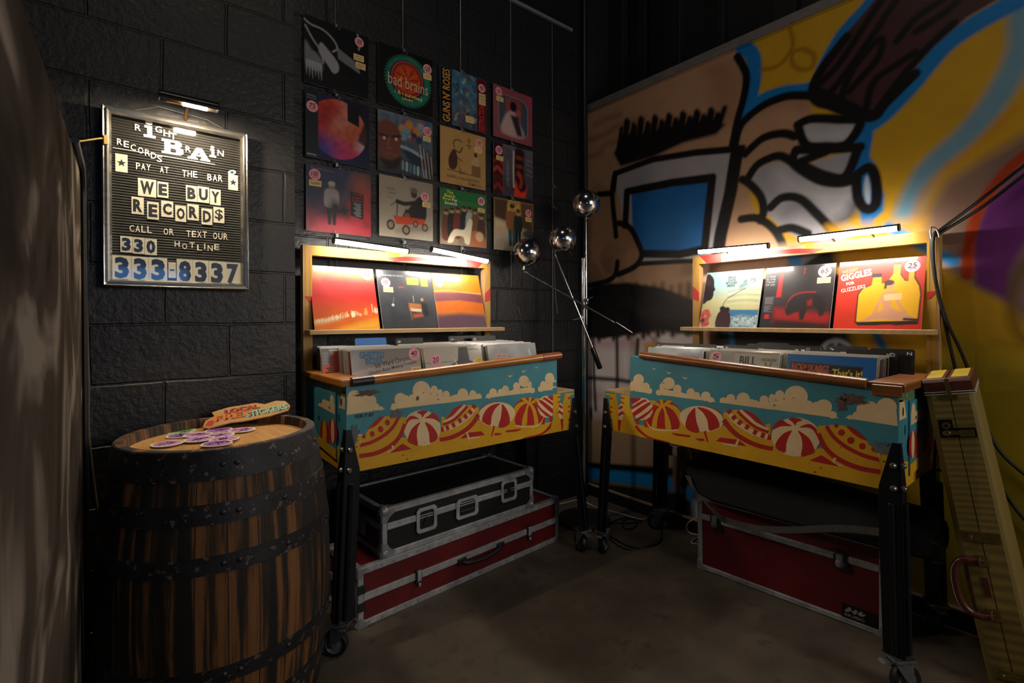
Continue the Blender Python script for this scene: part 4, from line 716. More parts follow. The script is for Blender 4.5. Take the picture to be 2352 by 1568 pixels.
# ---------------------------------------------------------------- records standing on the ledges
RX = lambda a: Matrix.Rotation(R(a), 4, 'X')
RZ = lambda a: Matrix.Rotation(R(a), 4, 'Z')
def ml(x, d, z, th, yaw=0.): return Matrix.Translation((x, -d, z)) @ RZ(yaw) @ RX(-th)
def mr(y, d, z, th, yaw=0.): return Matrix.Translation((-d, y, z)) @ RZ(-90+yaw) @ RX(-th)
def a_red_sun(c):
    c.grad('d8701c', 'c21a12', 1, .05, .5); c.poly([(0, .86), (1, .84), (1, 1), (0, 1)], 'e8862c', .1, .8); c.poly([(0, .82), (.12, .8), (.2, 1), (0, 1)], 'e88a30', .1, .6); c.poly([(.3, -.02), (1, -.02), (1, .16), (.7, .10)], 'eeb02c', .06, .9); c.noise(.12, 9, 3); r = c.rs
    for i in range(70): x = r.rand(); y = .10+.16*x+.03*r.rand(); c.stroke([(x, y), (x+.02*(r.rand()-.5), y+.02+.12*x*r.rand())], .008+.006*r.rand(), 'f2e2c0' if i % 3 else 'f0b070', .006)
    c.stroke([(0, .11), (.15, .13), (.35, .18)], .05, 'f0d8b0', .04, .7)
def a_studio(c):
    c.grad('33353c', '41434b'); c.noise(.2, 10); c.poly([(.50, .30), (.72, .27), (.73, .42), (.5, .44)], 'b0693a', .01); c.poly([(.53, .30), (.72, .29), (.72, .34), (.53, .36)], 'd8c4a4', .006)
    for i in range(7): c.stroke([(.55+.025*i, .335), (.55+.025*i, .36)], .008, '1a1718', .004)
    c.stroke([(.52, .28), (.53, .15)], .014, '9a6a3c', .006); c.disc(.76, .50, .028, 'b98a68', .01); c.poly([(.73, .46), (.84, .44), (.86, .22), (.76, .2)], '17171b', .02); c.stroke([(.6, .46), (.6, .56)], .012, 'b8a890', .006); c.disc(.22, .40, .022, 'd8d4cc', .008); c.stroke([(.22, .42), (.25, .52)], .008, '8d8880', .005); c.poly([(.56, .18), (.75, .21), (.72, .25), (.56, .24)], 'b2522c', .02)
    c.poly([(.52, .76), (.74, .76), (.74, .88), (.52, .88)], 'dcb81e', .004); c.poly([(.78, .74), (.91, .74), (.91, .88), (.78, .88)], 'dcb81e', .004); c.poly([(.36, .70), (.45, .70), (.45, .72), (.36, .72)], 'c03a34', .003)
def a_sunset(c):
    c.grad('5a3648', 'cc7a20', 1, .1, .3); c.poly([(0, .30), (1, .26), (1, .52), (0, .5)], 'cc661a', .06); c.poly([(0, .47), (.5, .50), (1, .46), (1, .62), (.6, .66), (0, .64)], '7a4048', .02); c.stroke([(0, .66), (.3, .68), (.6, .66), (1, .64)], .012, 'f4c884', .008); c.poly([(0, .68), (1, .66), (1, 1), (0, 1)], 'd67c18', .03); c.poly([(0, .9), (1, .84), (1, 1), (0, 1)], 'da8a28', .06); c.noise(.07, 14, 5); c.poly([(0, 0), (1, 0), (1, .22), (.5, .26), (0, .22)], '5c3c4c', .04)
def a_sea_head(c):
    c.grad('d8cf9a', 'a8d4dc', 1, .45, .75); c.noise(.06, 8); c.poly([(.0, .08), (.3, .4), (.6, .6), (1, .75), (1, .5), (.5, .34)], 'c9cf9c', .08, .8)
    for i in range(6): c.stroke([(.45, .40+.045*i), (.7, .42+.05*i), (1, .40+.05*i)], .014, 'a3ad88' if i % 2 else 'dcdcc0', .014)
    c.poly([(.5, .0), (1, 0), (1, .30), (.5, .31)], '3f7fa8', .01); c.poly([(.5, 0), (1, 0), (1, .16), (.7, .20), (.5, .14)], 'b4cdd2', .05)
    r = c.rs
    for i in range(40): x, y = .5+.5*r.rand(), .2*r.rand(); c.disc(x, y, .012+.01*r.rand(), 'dde6e4' if i % 2 else '5f93ad', .008)
    c.poly([(0, .44), (0, .94), (.08, .95), (.15, .86), (.17, .74), (.2, .68), (.175, .64), (.18, .57), (.15, .5), (.08, .47)], '30242a', .008, 1, 3); c.disc(.05, .8, .05, '5a464c', .04, .6)
    for i in range(14): t = i*.45; c.disc(.09+.08*math.cos(t)*(.4+.6*r.rand()), .16+.12*math.sin(t), .03+.02*r.rand(), 'e06a5c' if i % 2 else 'd8443c', .012)
    c.disc(.05, .12, .04, '43202a', .02); c.poly([(.3, 0), (.3, .2), (.34, .28), (.42, .36), (.5, .28), (.54, .2), (.55, 0)], '3c2026', .01, 1, 2); c.disc(.38, .33, .045, '2c181d', .008); c.disc(.47, .31, .045, '2c181d', .008); c.stroke([(.38, .36), (.42, .48), (.56, .58), (.74, .68)], .012, '4a3a34', .005)
    c.poly([(.74, .92), (1, .9), (1, 1), (.76, 1)], 'b83c30', .01); c.stroke([(.66, .72), (.84, .8), (1, .86)], .07, '3a3834', .05, .8); c.stroke([(.7, .80), (.9, .9)], .03, '2a2826', .03)
def a_red_beast(c):
    c.grad('3a1a1c', '2e282c', 1, .2, .5); c.noise(.2, 9); c.poly([(0, 0), (.2, 0), (.2, .88), (0, .88)], '26242a', .004); c.poly([(.2, .50), (.28, .50), (.27, .9), (.22, .9)], 'b81c18', .01); c.poly([(.2, .1), (1, .04), (1, .22), (.7, .26), (.2, .32)], '9a1a18', .05); c.poly([(.2, 0), (1, 0), (1, .07), (.2, .14)], '2a1416', .04)
    c.stroke([(.37, .34), (.44, .50), (.58, .56), (.76, .56)], .02, 'a82420', .012); c.poly([(.36, .3), (.42, .46), (.56, .54), (.78, .54), (.92, .40), (.90, .2), (.84, .2), (.8, .32), (.68, .3), (.64, .14), (.58, .14), (.56, .26), (.46, .22), (.40, .2)], '241c1e', .012, 1, 2); c.poly([(.66, .42), (.72, .46), (.74, .36), (.68, .34)], '8a1c1a', .02)
    c.poly([(.06, .15), (.13, .15), (.13, .22), (.06, .22)], 'c02420', .003); c.stroke([(.58, .96), (.58, .86)], .01, 'c02420', .004)
    for i in range(7): c.stroke([(.04, .5-.018*i), (.17-.02*(i % 2), .5-.018*i)], .006, '8d8a8e', .003); c.stroke([(.04, .36-.016*i), (.16-.03*(i % 3), .36-.016*i)], .005, '8d8a8e', .003)
def a_bottles(c):
    c.noise(.04, 6); O = [(.26, .10), (.26, .5), (.30, .58), (.41, .64), (.42, .76), (.52, .76), (.53, .66), (.60, .68), (.66, .80), (.66, .93), (.74, .93), (.74, .78), (.80, .68), (.84, .68), (.84, .95), (.9, .95), (.9, .72), (.96, .6), (.98, .48), (.97, .08), (.72, .05), (.66, .08), (.5, .05), (.3, .05)]
    c.poly(O, '241a1c', .006); i = [(x+(.618-x)*.045, y+(.4-y)*.05) for x, y in O]; c.poly(i, 'eeb41c', .004); c.poly([(.28, .1), (.95, .12), (.96, .07), (.3, .055)], '2c1c20', .006); c.poly([(.41, .74), (.53, .74), (.53, .80), (.41, .80)], '2a2224', .004); c.poly([(.65, .92), (.75, .92), (.75, .97), (.65, .97)], '3a2a2a', .004)
    Sk = 'dc9d78'; c.poly([(.32, .10), (.5, .14), (.66, .13), (.84, .12), (.86, .18), (.74, .26), (.66, .32), (.68, .44), (.72, .50), (.66, .54), (.58, .52), (.55, .42), (.57, .28), (.46, .20)], Sk, .008, 1, 3); c.stroke([(.58, .5), (.52, .36), (.48, .2), (.42, .13)], .035, Sk, .006); c.stroke([(.7, .5), (.74, .36), (.84, .2), (.9, .15)], .03, Sk, .006)
    c.disc(.635, .62, .048, Sk, .006, 1, .058); c.disc(.62, .655, .058, '4a2a22', .006, 1, .04); c.stroke([(.585, .65), (.58, .58)], .03, '4a2a22', .008); c.stroke([(.82, .14), (.95, .13)], .035, '33222a', .01); c.poly([(.58, .40), (.77, .41), (.77, .50), (.57, .485)], 'ecc98a', .004)
SH = .311
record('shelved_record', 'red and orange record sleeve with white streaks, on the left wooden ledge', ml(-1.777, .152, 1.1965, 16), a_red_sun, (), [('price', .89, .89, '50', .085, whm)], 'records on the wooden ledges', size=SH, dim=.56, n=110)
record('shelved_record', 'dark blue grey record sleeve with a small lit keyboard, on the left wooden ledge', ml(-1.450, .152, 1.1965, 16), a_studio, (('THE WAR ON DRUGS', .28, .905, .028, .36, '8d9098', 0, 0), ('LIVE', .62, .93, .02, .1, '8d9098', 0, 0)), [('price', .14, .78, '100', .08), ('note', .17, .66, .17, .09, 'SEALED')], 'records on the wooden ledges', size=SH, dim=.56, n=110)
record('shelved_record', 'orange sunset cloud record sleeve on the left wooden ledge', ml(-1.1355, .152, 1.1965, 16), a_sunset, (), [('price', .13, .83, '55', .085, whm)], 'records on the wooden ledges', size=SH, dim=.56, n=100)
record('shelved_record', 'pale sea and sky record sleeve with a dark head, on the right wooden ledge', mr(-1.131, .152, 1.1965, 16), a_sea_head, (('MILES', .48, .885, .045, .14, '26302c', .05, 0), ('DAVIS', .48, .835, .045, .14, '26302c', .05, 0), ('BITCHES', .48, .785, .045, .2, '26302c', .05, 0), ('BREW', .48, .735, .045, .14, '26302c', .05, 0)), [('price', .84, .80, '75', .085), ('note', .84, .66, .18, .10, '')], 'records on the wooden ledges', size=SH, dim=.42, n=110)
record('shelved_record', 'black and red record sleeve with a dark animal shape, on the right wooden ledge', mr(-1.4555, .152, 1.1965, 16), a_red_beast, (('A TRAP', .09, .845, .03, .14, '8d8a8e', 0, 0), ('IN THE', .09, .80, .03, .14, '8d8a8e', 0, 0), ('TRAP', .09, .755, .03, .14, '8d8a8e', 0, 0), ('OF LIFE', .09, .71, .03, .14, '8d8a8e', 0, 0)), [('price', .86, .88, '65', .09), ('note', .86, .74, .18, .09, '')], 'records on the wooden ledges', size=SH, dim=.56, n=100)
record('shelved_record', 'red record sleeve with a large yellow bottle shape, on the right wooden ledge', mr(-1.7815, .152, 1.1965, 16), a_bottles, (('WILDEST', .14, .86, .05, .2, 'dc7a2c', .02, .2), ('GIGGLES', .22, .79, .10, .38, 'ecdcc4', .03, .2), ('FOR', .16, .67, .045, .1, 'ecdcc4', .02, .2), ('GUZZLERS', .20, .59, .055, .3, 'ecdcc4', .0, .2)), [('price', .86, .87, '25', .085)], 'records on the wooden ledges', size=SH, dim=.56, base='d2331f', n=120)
# ---------------------------------------------------------------- records filed in the bins
scol = [mat('sleeve_'+n, h, .45, nz=.15, ns=25, coat=.3) for n, h in (('white', 'a5a096'), ('cream', 'b8a988'), ('grey', '7d7c7c'), ('black', '202024'), ('brown', '5c4636'), ('blue', '3c566e'), ('red', '7a302a'), ('pale', 'b0aa9c'), ('green', '58604a'), ('tan', '8f7c60'))]
edgm = mat('sleeve_bag_edge', 'b4b0a8', .28, nz=.2, ns=120, coat=.5)
protos = []
for k, m in enumerate(scol):
    b = MB(); hw = SZ/2; b.box((-hw, 0, 0), (hw, .0042, SZ-.004), 0); b.add([(-hw-.001, .001, SZ-.004), (hw+.001, .001, SZ-.004), (hw+.001, .0032, SZ-.004), (-hw-.001, .0032, SZ-.004), (-hw-.001, .0012, SZ+.003), (hw+.001, .0012, SZ+.003), (hw+.001, .0028, SZ+.003), (-hw-.001, .0028, SZ+.003)], [(4, 5, 6, 7), (0, 1, 5, 4), (1, 2, 6, 5), (2, 3, 7, 6), (3, 0, 4, 7)], 1)
    me = bpy.data.meshes.new('filed_record'); me.from_pydata(b.v, [], b.f); me.materials.append(m); me.materials.append(edgm); me.polygons.foreach_set('material_index', b.m); protos.append(me)
rng = random.Random(5)
def fill(cols, mk, zi, side):
    for ci, (c0, first) in enumerate(cols):
        nm = ['column nearest the barrel', 'middle column', 'column nearest the corner'][ci] if side == 'left' else ['column nearest the corner', 'middle column', 'column nearest the tweed case'][ci]
        N = 36
        for i in range(N):
            t = i/(N-1); db = .486-.325*t; th = 12-6*t; x = c0+rng.uniform(-.005, .005)
            if side == 'left' and ci == 0 and i > 13: x -= .035
            if side == 'right' and ci == 2 and i > 20: x -= .012
            o = bpy.data.objects.new('filed_record', protos[min(int(rng.random()**1.3*10), 9)]); C.objects.link(o); o.matrix_world = mk(x, db, zi+.0005, th+rng.uniform(-.3, .3), rng.uniform(-.25, .25)) @ Matrix.Diagonal((1, 1, rng.uniform(.972, 1.0), 1))
            tag(o, 'record sleeve filed edge-on in the %s of the %s bin' % (nm, side), 'record', 'records in the %s of the %s bin' % (nm, side))
def a_lines(c):
    c.noise(.3, 9)
    for i in range(4): c.stroke([(.03, .94-.045*i), (.16-.02*(i % 2), .94-.045*i)], .018, '77727a', .006)
def a_report(c):
    c.noise(.05, 5); c.poly([(0, .72), (1, .92), (1, 1), (0, 1)], '7d7672', .004); c.poly([(0, .94), (.06, 1), (0, 1)], '3a7ab0', .01); c.stroke([(0, .71), (1, .91)], .006, '5a524e', .003, 1, 0); c.stroke([(0, .62), (1, .82)], .005, '7a6f68', .003, 1, 0)
def a_torso(c):
    c.noise(.04, 5); c.poly([(.32, 0), (.34, .55), (.42, .72), (.55, .78), (.58, .98), (.74, .98), (.76, .78), (.9, .7), (1, .5), (1, 0)], '2b2a2c', .008); c.stroke([(.5, .8), (.56, .6), (.66, .52), (.78, .66), (.86, .78)], .02, 'c9c4ba', .006); c.stroke([(.56, .6), (.62, .4), (.7, .3)], .02, 'c9c4ba', .006); c.stroke([(0, .76), (.46, .77)], .008, '4a4644', .003); c.stroke([(0, .34), (.36, .34)], .008, '4a4644', .003)
    for i in range(6): c.stroke([(.4+.02*i, .3), (.42+.03*i, .5)], .012, '77757a', .01)
def a_plastic(c):
    c.grad('6f7378', '8d9296'); c.noise(.25, 9, 2); c.disc(.6, .7, .14, 'a3a6a8', .08, .7); r = c.rs
    for i in range(14): x = .7+.28*r.rand(); y = .35+.6*r.rand(); c.stroke([(x, y), (x+.08*(r.rand()-.3), y+.1*r.rand())], .016, 'dcdedd', .02)
def a_foil(c):
    c.grad('6c7c8a', '8fa0a8'); c.noise(.35, 12, 8); c.poly([(.55, .4), (.95, .4), (.95, .92), (.55, .92)], '8d5c74', .05); c.poly([(.68, .4), (.93, .4), (.93, .88), (.68, .88)], '17161a', .01); c.poly([(.1, .8), (.5, .7), (.6, .96), (.3, .99)], 'b0b4b6', .08)
def a_taupe(c):
    c.grad('8a7a68', '93887c'); c.noise(.2, 9, 8); c.poly([(.40, 0), (1, 0), (1, .97), (.38, .97)], 'a89c8c', .005); c.stroke([(.82, .86), (.86, .78), (.90, .86)], .016, '39332e', .005); c.stroke([(.86, .78), (.86, .72)], .016, '39332e', .005)
def a_blue_frame(c):
    c.noise(.05, 5); c.poly([(.05, 0), (.84, 0), (.86, .88), (.04, .9)], '2c241f', .01); r = c.rs
    for i in range(120): c.disc(.06+.78*r.rand(), .3+.56*r.rand(), .008, '8d867c' if i % 2 else '4c4238', .006)
    c.poly([(.3, .3), (.46, .3), (.44, .84), (.36, .86)], '6f6458', .02); c.disc(.4, .62, .05, '9a8f84', .01)
FZ = .8065
record('filed_record', 'grey record sleeve with blue graffiti lettering at the front of the left bin', ml(-1.722, .500, FZ, 11.5), a_report, (('GHETTO', .29, .925, .095, .35, '15689a', .035, -.02), ('BOYS', .31, .845, .085, .24, '15689a', .035, .02), ('5th Ward Chronicle', .60, .825, .07, .58, '2a2422', .012, .17), ('Ghetto Boys Making Trouble', .58, .735, .062, .72, '3a3330', .004, .17)), [('price', .91, .91, '40', .085), ('note', .92, .68, .15, .1, '')], 'front records in the left bin', base='a3948c', n=110)
record('filed_record', 'white record sleeve with a dark chained torso at the front of the left bin', ml(-1.382, .500, FZ, 11.5), a_torso, (('Smarter Than The Boss', .80, .94, .025, .28, '3a3634', .01, 0),), [('price', .17, .80, '20', .09), ('note', .93, .76, .12, .09, '', yelm)], 'front records in the left bin', base='b0a698', n=100)
record('filed_record', 'silvery plastic wrapped record sleeve at the front of the left bin', ml(-1.026, .500, FZ, 11.5), a_plastic, (), [('note', .24, .78, .26, .13, '', mat('pink_note_paper', 'c09a8c', .6))], 'front records in the left bin', n=90)
record('filed_record', 'dark record sleeve with an orange price sticker, standing behind the left bin front records', ml(-1.795, .353, FZ, 9.6), a_lines, (), [('price', .09, .70, '3', .085, orgm)], 'front records in the left bin', base='2b2a30', n=60)
FR = .7845
record('filed_record', 'silver and pink foil record sleeve at the front of the right bin, nearest the corner', mr(-1.012, .500, FR, 11.5), a_foil, (), (), 'front records in the right bin', n=90)
record('filed_record', 'grey record sleeve lettered in black capitals at the middle front of the right bin', mr(-1.363, .500, FR, 11.5), a_taupe, (('BILL', .58, .87, .13, .24, '2a2625', .03, 0), ('VOCALION', .86, .90, .04, .2, '39332e', .01, 0)), [('price', .10, .90, '5', .085)], 'front records in the right bin', n=90)
record('filed_record', 'blue framed record sleeve with orange and yellow lettering at the front of the right bin', mr(-1.712, .500, FR, 11.5), a_blue_frame, (('RICKY SKAGGS', .28, .83, .10, .44, 'd0501c', .02, -.02), ("That's it!", .70, .79, .10, .32, 'd8c020', .02, 0)), [('price', .83, .63, '6', .09)], 'front records in the right bin', base='1560a0', n=100)
fill([(-1.725, 0), (-1.383, 0), (-1.028, 0)], ml, .806, 'left')
fill([(-1.012, 0), (-1.363, 0), (-1.708, 0)], mr, .784, 'right')
divb = mat('black_divider_plastic', '17171a', .4, nz=.15, ns=40); divblue = mat('blue_divider_plastic', '2560a4', .45, nz=.1)
lt = mat('white_divider_letter', 'd8d6d0', .5)
def divider(label, px0, px1, py, dt, mk, ax, zi, lets, m=divb, dz=0., full=.30):
    f = at_y if ax == 0 else at_x; a = f(px0, py, dt); b = f(px1, py, dt); c = (a[ax]+b[ax])/2; wd = abs(a[ax]-b[ax]); zt_ = (a[2]+b[2])/2; th = 7.; h = (zt_-zi)/math.cos(R(th)); M = mk(c, dt+h*math.sin(R(th)), zi+.0005, th)
    t = thing('divider_card', label, 'divider', M=M, group='letter dividers in the bins'); r = MB(); hb = h-.034; hw = wd/2
    q = [(-hw, 0), (hw, 0), (hw, hb), (hw, h-.006), (hw-.006, h), (-hw+.006, h), (-hw, h-.006), (-hw, hb)]
    r.prism(q, lambda x, y, w_: (x, w_, y), 0, .0014); r.build('card', m, t, local=True)
    for ch, s_, an in lets:
        b2 = MB(); put_text(b2, ch, lambda x, y, o: (x, -o, y), s_*(hw-.013), h-.017, .016, None, 0, .015, R(an)); b2.build('letter', lt if m == divb else inkm, t, local=True)
divider('blue divider card in the left bin', 815, 887, 776, .20, ml, 0, .806, [], divblue)
divider('black divider card lettered B in the left bin', 908, 971, 776, .165, ml, 0, .806, [('B', -.9, 90)])
divider('black divider card lettered E in the left bin', 1030, 1098, 771, .135, ml, 0, .806, [('E', -.9, 90)])
divider('black divider card lettered D in the left bin', 1083, 1138, 771, .175, ml, 0, .806, [('D', -.9, 90)])
divider('black divider card lettered H in the right bin', 1506, 1590, 788, .265, mr, 1, .784, [('H', -.95, 90)])
divider('black divider card lettered I in the right bin', 1572, 1646, 790, .31, mr, 1, .784, [('I', .95, 90)])
divider('black divider card lettered M in the right bin', 1662, 1742, 793, .275, mr, 1, .784, [('M', -.95, 90)])
divider('black divider card lettered P, behind the M card in the right bin', 1716, 1790, 790, .20, mr, 1, .784, [('P', -.95, 90)])
divider('black divider card lettered Q, behind the N card in the right bin', 1740, 1812, 787, .16, mr, 1, .784, [('Q', -.95, 90)])
divider('black divider card lettered N in the right bin', 1755, 1840, 796, .235, mr, 1, .784, [('N', .93, 90)])
divider('black divider card lettered O and R in the right bin', 1800, 1892, 794, .17, mr, 1, .784, [('O', .3, 90), ('R', .93, 90)])
divider('black divider card lettered T in the right bin', 1862, 1930, 803, .215, mr, 1, .784, [('T', -.95, 90)])
divider('black divider card lettered V in the right bin', 1901, 1994, 795, .185, mr, 1, .784, [('V', -.92, 90)])
divider('black divider card lettered S and U in the right bin', 1944, 2062, 803, .285, mr, 1, .784, [('S', .80, 90), ('U', .96, 90)])
divider('black divider card lettered Z, closest to the tweed case in the right bin', 1998, 2102, 801, .235, mr, 1, .784, [('Z', .93, 90)])
# ---------------------------------------------------------------- letter board and its lamp
SY = .320; SX0, SX1, SZ0, SZ1 = -2.668, -2.230, 1.357, 1.961
chrome = mat('brushed_frame_metal', 'b4b2ac', .26, .95, nz=.2, ns=14, stretch=(1, 1, 8)); felt = mat('black_grooved_felt', '141414', .75, nz=.2, ns=40)
def groove(m):
    nt = m.node_tree; N = nt.nodes; L = nt.links; tc = N.new('ShaderNodeTexCoord'); wv = N.new('ShaderNodeTexWave'); wv.bands_direction = 'Z'; wv.inputs['Scale'].default_value = 34; L.new(tc.outputs['Object'], wv.inputs['Vector'])
    bp = N.new('ShaderNodeBump'); bp.inputs['Strength'].default_value = 1; bp.inputs['Distance'].default_value = .004; L.new(wv.outputs[1], bp.inputs['Height']); L.new(bp.outputs[0], N['Principled BSDF'].inputs['Normal'])
    mx = N.new('ShaderNodeMix'); mx.data_type = 'RGBA'; L.new(wv.outputs[1], mx.inputs[0]); mx.inputs[6].default_value = (*lin('0b0b0b'), 1); mx.inputs[7].default_value = (*lin('1c1b17'), 1); L.new(mx.outputs[2], N['Principled BSDF'].inputs['Base Color'])
groove(felt)
sg = thing('letter_board', 'framed black letter board with white changeable letters on the block wall', 'sign', ((SX0+SX1)/2, -.27, SZ0))
fw = .026
prf = [(0, 0), (0, .050), (.004, .056), (.010, .052), (.014, .058), (.020, .056), (fw, .046), (fw, 0)]   # (inward, outward)
cor = [(SX0, SZ0, 1, 1), (SX1, SZ0, -1, 1), (SX1, SZ1, -1, -1), (SX0, SZ1, 1, -1)]
for k in range(4):
    a, b = cor[k], cor[(k+1) % 4]; n = len(prf); v = [(c[0]+c[2]*i, -.264-o, c[1]+c[3]*i) for c in (a, b) for i, o in prf]
    MB().add(v, [tuple(range(n)), tuple(range(n, 2*n))]+[(i, (i+1) % n, n+(i+1) % n, n+i) for i in range(n)]).build('frame_rail', chrome, sg)
FY = -.290
MB().box((SX0+fw-.002, FY, SZ0+fw-.002), (SX1-fw+.002, -.266, SZ1-fw+.002)).build('felt_panel', felt, sg)
lwm = mat('white_letter_plastic', 'd8d2c0', .45, nz=.06); cdm = mat('white_letter_card', 'cdc7b2', .5, nz=.07); dgm = mat('black_letter_print', '15161a', .5); dgb = mat('navy_letter_print', '0e2440', .4)
def sxy(x, y): p = at_y(150+x/2.904, 180+y/2.904, -FY+.003); return p[0], p[2]
KX = (SX1-SX0)/985.
def sf(y0=FY): return lambda a, b, o: (a, y0-o, b)
def glyph(ch, x, y, h, w=None, bold=.012, ang=0.):
    a, b = sxy(x, y); hh = sxy(x, y-h/2)[1]-sxy(x, y+h/2)[1]; ww = None if w is None else sxy(x+w/2, y)[0]-sxy(x-w/2, y)[0]
    m = MB(); v, f = text_geo(ch, bold); put_text(m, ch, sf(), a, b, hh, ww, 0, bold, ang, .003); m.build('letter', lwm, sg)
def slab(ch, x, y, h, w):                                   # fat slab-serif letters
    a, b = sxy(x, y); hh = sxy(x, y-h/2)[1]-sxy(x, y+h/2)[1]; ww = sxy(x+w/2, y)[0]-sxy(x-w/2, y)[0]; m = MB(); F = lambda p, q, o: (a+p*ww, FY-o, b+q*hh)
    def po(q): m.prism(q, F, .0005, .003)
    if ch == 'i': m.prism(hexa(-.05, .38, .30, .11, 18), F, .0005, .003); po([(-.42, .22), (.22, .22), (.22, -.34), (.5, -.34), (.5, -.5), (-.5, -.5), (-.5, -.34), (-.2, -.34), (-.2, .08), (-.42, .08)])
    elif ch == 'B':
        po([(-.5, .5), (-.5, .34), (-.38, .34), (-.38, -.34), (-.5, -.34), (-.5, -.5), (-.1, -.5), (-.1, .5)]); po([(-.1, .5), (.28, .48), (.42, .38), (.42, .16), (.3, .05), (-.1, .05), (-.1, .16), (.10, .18), (.12, .34), (-.1, .35)]); po([(-.1, .06), (.32, .05), (.5, -.08), (.5, -.34), (.36, -.48), (-.1, -.5), (-.1, -.36), (.14, -.35), (.18, -.2), (.12, -.09), (-.1, -.08)])
    else:
        po([(-.5, -.5), (-.5, -.34), (-.4, -.34), (-.12, .5), (.14, .5), (.44, -.34), (.5, -.34), (.5, -.5), (.06, -.5), (.06, -.34), (.14, -.34), (.0, .16), (-.16, -.34), (-.06, -.34), (-.06, -.5)]); po([(-.14, -.08), (.12, -.08), (.12, -.2), (-.14, -.2)])
    m.build('letter', lwm, sg, fix=True)
def card(ch, x, y, w, h, fill=.74, mt=None):
    a, b = sxy(x, y); hh = sxy(x, y-h/2)[1]-sxy(x, y+h/2)[1]; ww = sxy(x+w/2, y)[0]-sxy(x-w/2, y)[0]
    c = MB().box((a-ww/2, FY-.0025, b-hh/2), (a+ww/2, FY-.0003, b+hh/2)).build('letter_card', cdm, sg)
    m = MB()
    if ch == '*': m.add([(a+r*math.sin(i*math.pi/5), FY-.003, b+r*math.cos(i*math.pi/5)) for i in range(10) for r in [(ww*.42 if i % 2 == 0 else ww*.17)]], [tuple(range(10))])
    else: put_text(m, ch, sf(), a, b, hh*(fill if ch != '-' else .10), ww*(.76 if ch != '-' else .62), 0, .02 if ch == '$' else .05, 0, .003)
    m.build('glyph', mt or dgm, c)
for s_ in (('R', 485, 327, 42), ('G', 622, 340, 42), ('H', 677, 366, 42), ('T', 720, 385, 42), ('R', 820, 471, 38), ('N', 1036, 498, 40)): glyph(*s_)
for s_ in (('i', 562, 340, 108, 80), ('B', 716, 460, 95, 145), ('A', 892, 505, 80, 150), ('i', 984, 488, 76, 44)): slab(*s_)
for ch, x, y in zip('RECORDS', (363, 407, 453, 503, 549, 589, 628), (423, 438, 460, 480, 495, 515, 536)): glyph(ch, x, y, 42, 36)
a, b = sxy(318, 459); a2, b2 = sxy(1000, 573); MB().box((a, FY-.0006, b-.001), (a2, FY, b+.001)).build('rule_line', lwm, sg)
def word(s_, x0, x1, y0, y1, h):
    n = len(s_); w_ = (x1-x0)/n
    for i, ch in enumerate(s_): glyph(ch, x0+w_*(i+.5), y0+(y1-y0)*(i+.5)/n, h, w_*.80 if ch != 'I' else w_*.3)
word('PAY', 468, 573, 582, 596, 44); word('AT', 628, 693, 607, 613, 42); word('THE', 776, 884, 632, 641, 44); word('BAR', 944, 1053, 658, 668, 44)
card('*', 375, 564, 82, 120); card('*', 1120, 694, 64, 102)
for ch, x, y, w_, h in (('W', 546, 729, 122, 118), ('E', 651, 742, 74, 104), ('B', 842, 767, 74, 106), ('U', 921, 775, 78, 106), ('Y', 1001, 792, 72, 104), ('R', 483, 848, 82, 114), ('E', 585, 882, 78, 116), ('C', 680, 871, 80, 106), ('O', 770, 902, 72, 106), ('R', 853, 893, 76, 106), ('D', 945, 922, 72, 106), ('$', 1025, 911, 72, 104)): card(ch, x, y, w_, h)
word('CALL', 424, 582, 998, 1010, 44); word('OR', 652, 728, 1020, 1024, 42); word('TEXT', 804, 948, 1034, 1042, 42); word('OUR', 982, 1088, 1048, 1056, 44)
for ch, x, y, in zip('330', (407, 489, 571), (1106, 1115, 1123)): card(ch, x, y, 80, 108, .82, dgb)
for ch, x, y in zip('HOTLINE', (746, 796, 846, 896, 930, 966, 1010), (1104, 1119, 1112, 1128, 1120, 1132, 1124)): glyph(ch, x, y, 38, 34 if ch != 'I' else 8)
for ch, x, y, w_, h in (('3', 378, 1262, 126, 162), ('3', 500, 1270, 114, 162), ('3', 620, 1276, 122, 162), ('-', 713, 1278, 50, 104), ('8', 798, 1286, 108, 160), ('3', 905, 1292, 104, 158), ('3', 1012, 1298, 106, 156), ('7', 1116, 1304, 102, 152)): card(ch, x, y, w_, h, .88, dgb)
a, b = sxy(1112, 627); m = MB()
for c_, rx, rz, o in ((0, .0145, .0085, .004), (1, .008, .006, .0046), (2, .004, .0035, .005)): m.add([(p, FY-o, q) for p, q in hexa(a, b, rx, rz, 20, .35)], [tuple(range(20))], c_)
m.build('eye_sticker', [mat('pale_eye', 'c6d2d4', .3), mat('teal_eye', '4a8a92', .3), inkm], sg)
MB().box((SX0+.006, -.324, SZ1-.135), (SX0+.018, -.318, SZ1-.105)).build('tape_scrap', mat('tan_tape', 'c8a468', .6, nz=.2), sg, bevel=.001)
gm = bpy.data.materials.new('clear_glass_pane'); gm.use_nodes = True; gm.use_transparent_shadow = True; nt = gm.node_tree; nt.nodes.remove(nt.nodes['Principled BSDF']); N = nt.nodes
tr = N.new('ShaderNodeBsdfTransparent'); gs = N.new('ShaderNodeBsdfGlossy'); gs.inputs['Roughness'].default_value = .06; fr = N.new('ShaderNodeFresnel'); fr.inputs[0].default_value = 1.45; ms = N.new('ShaderNodeMixShader')
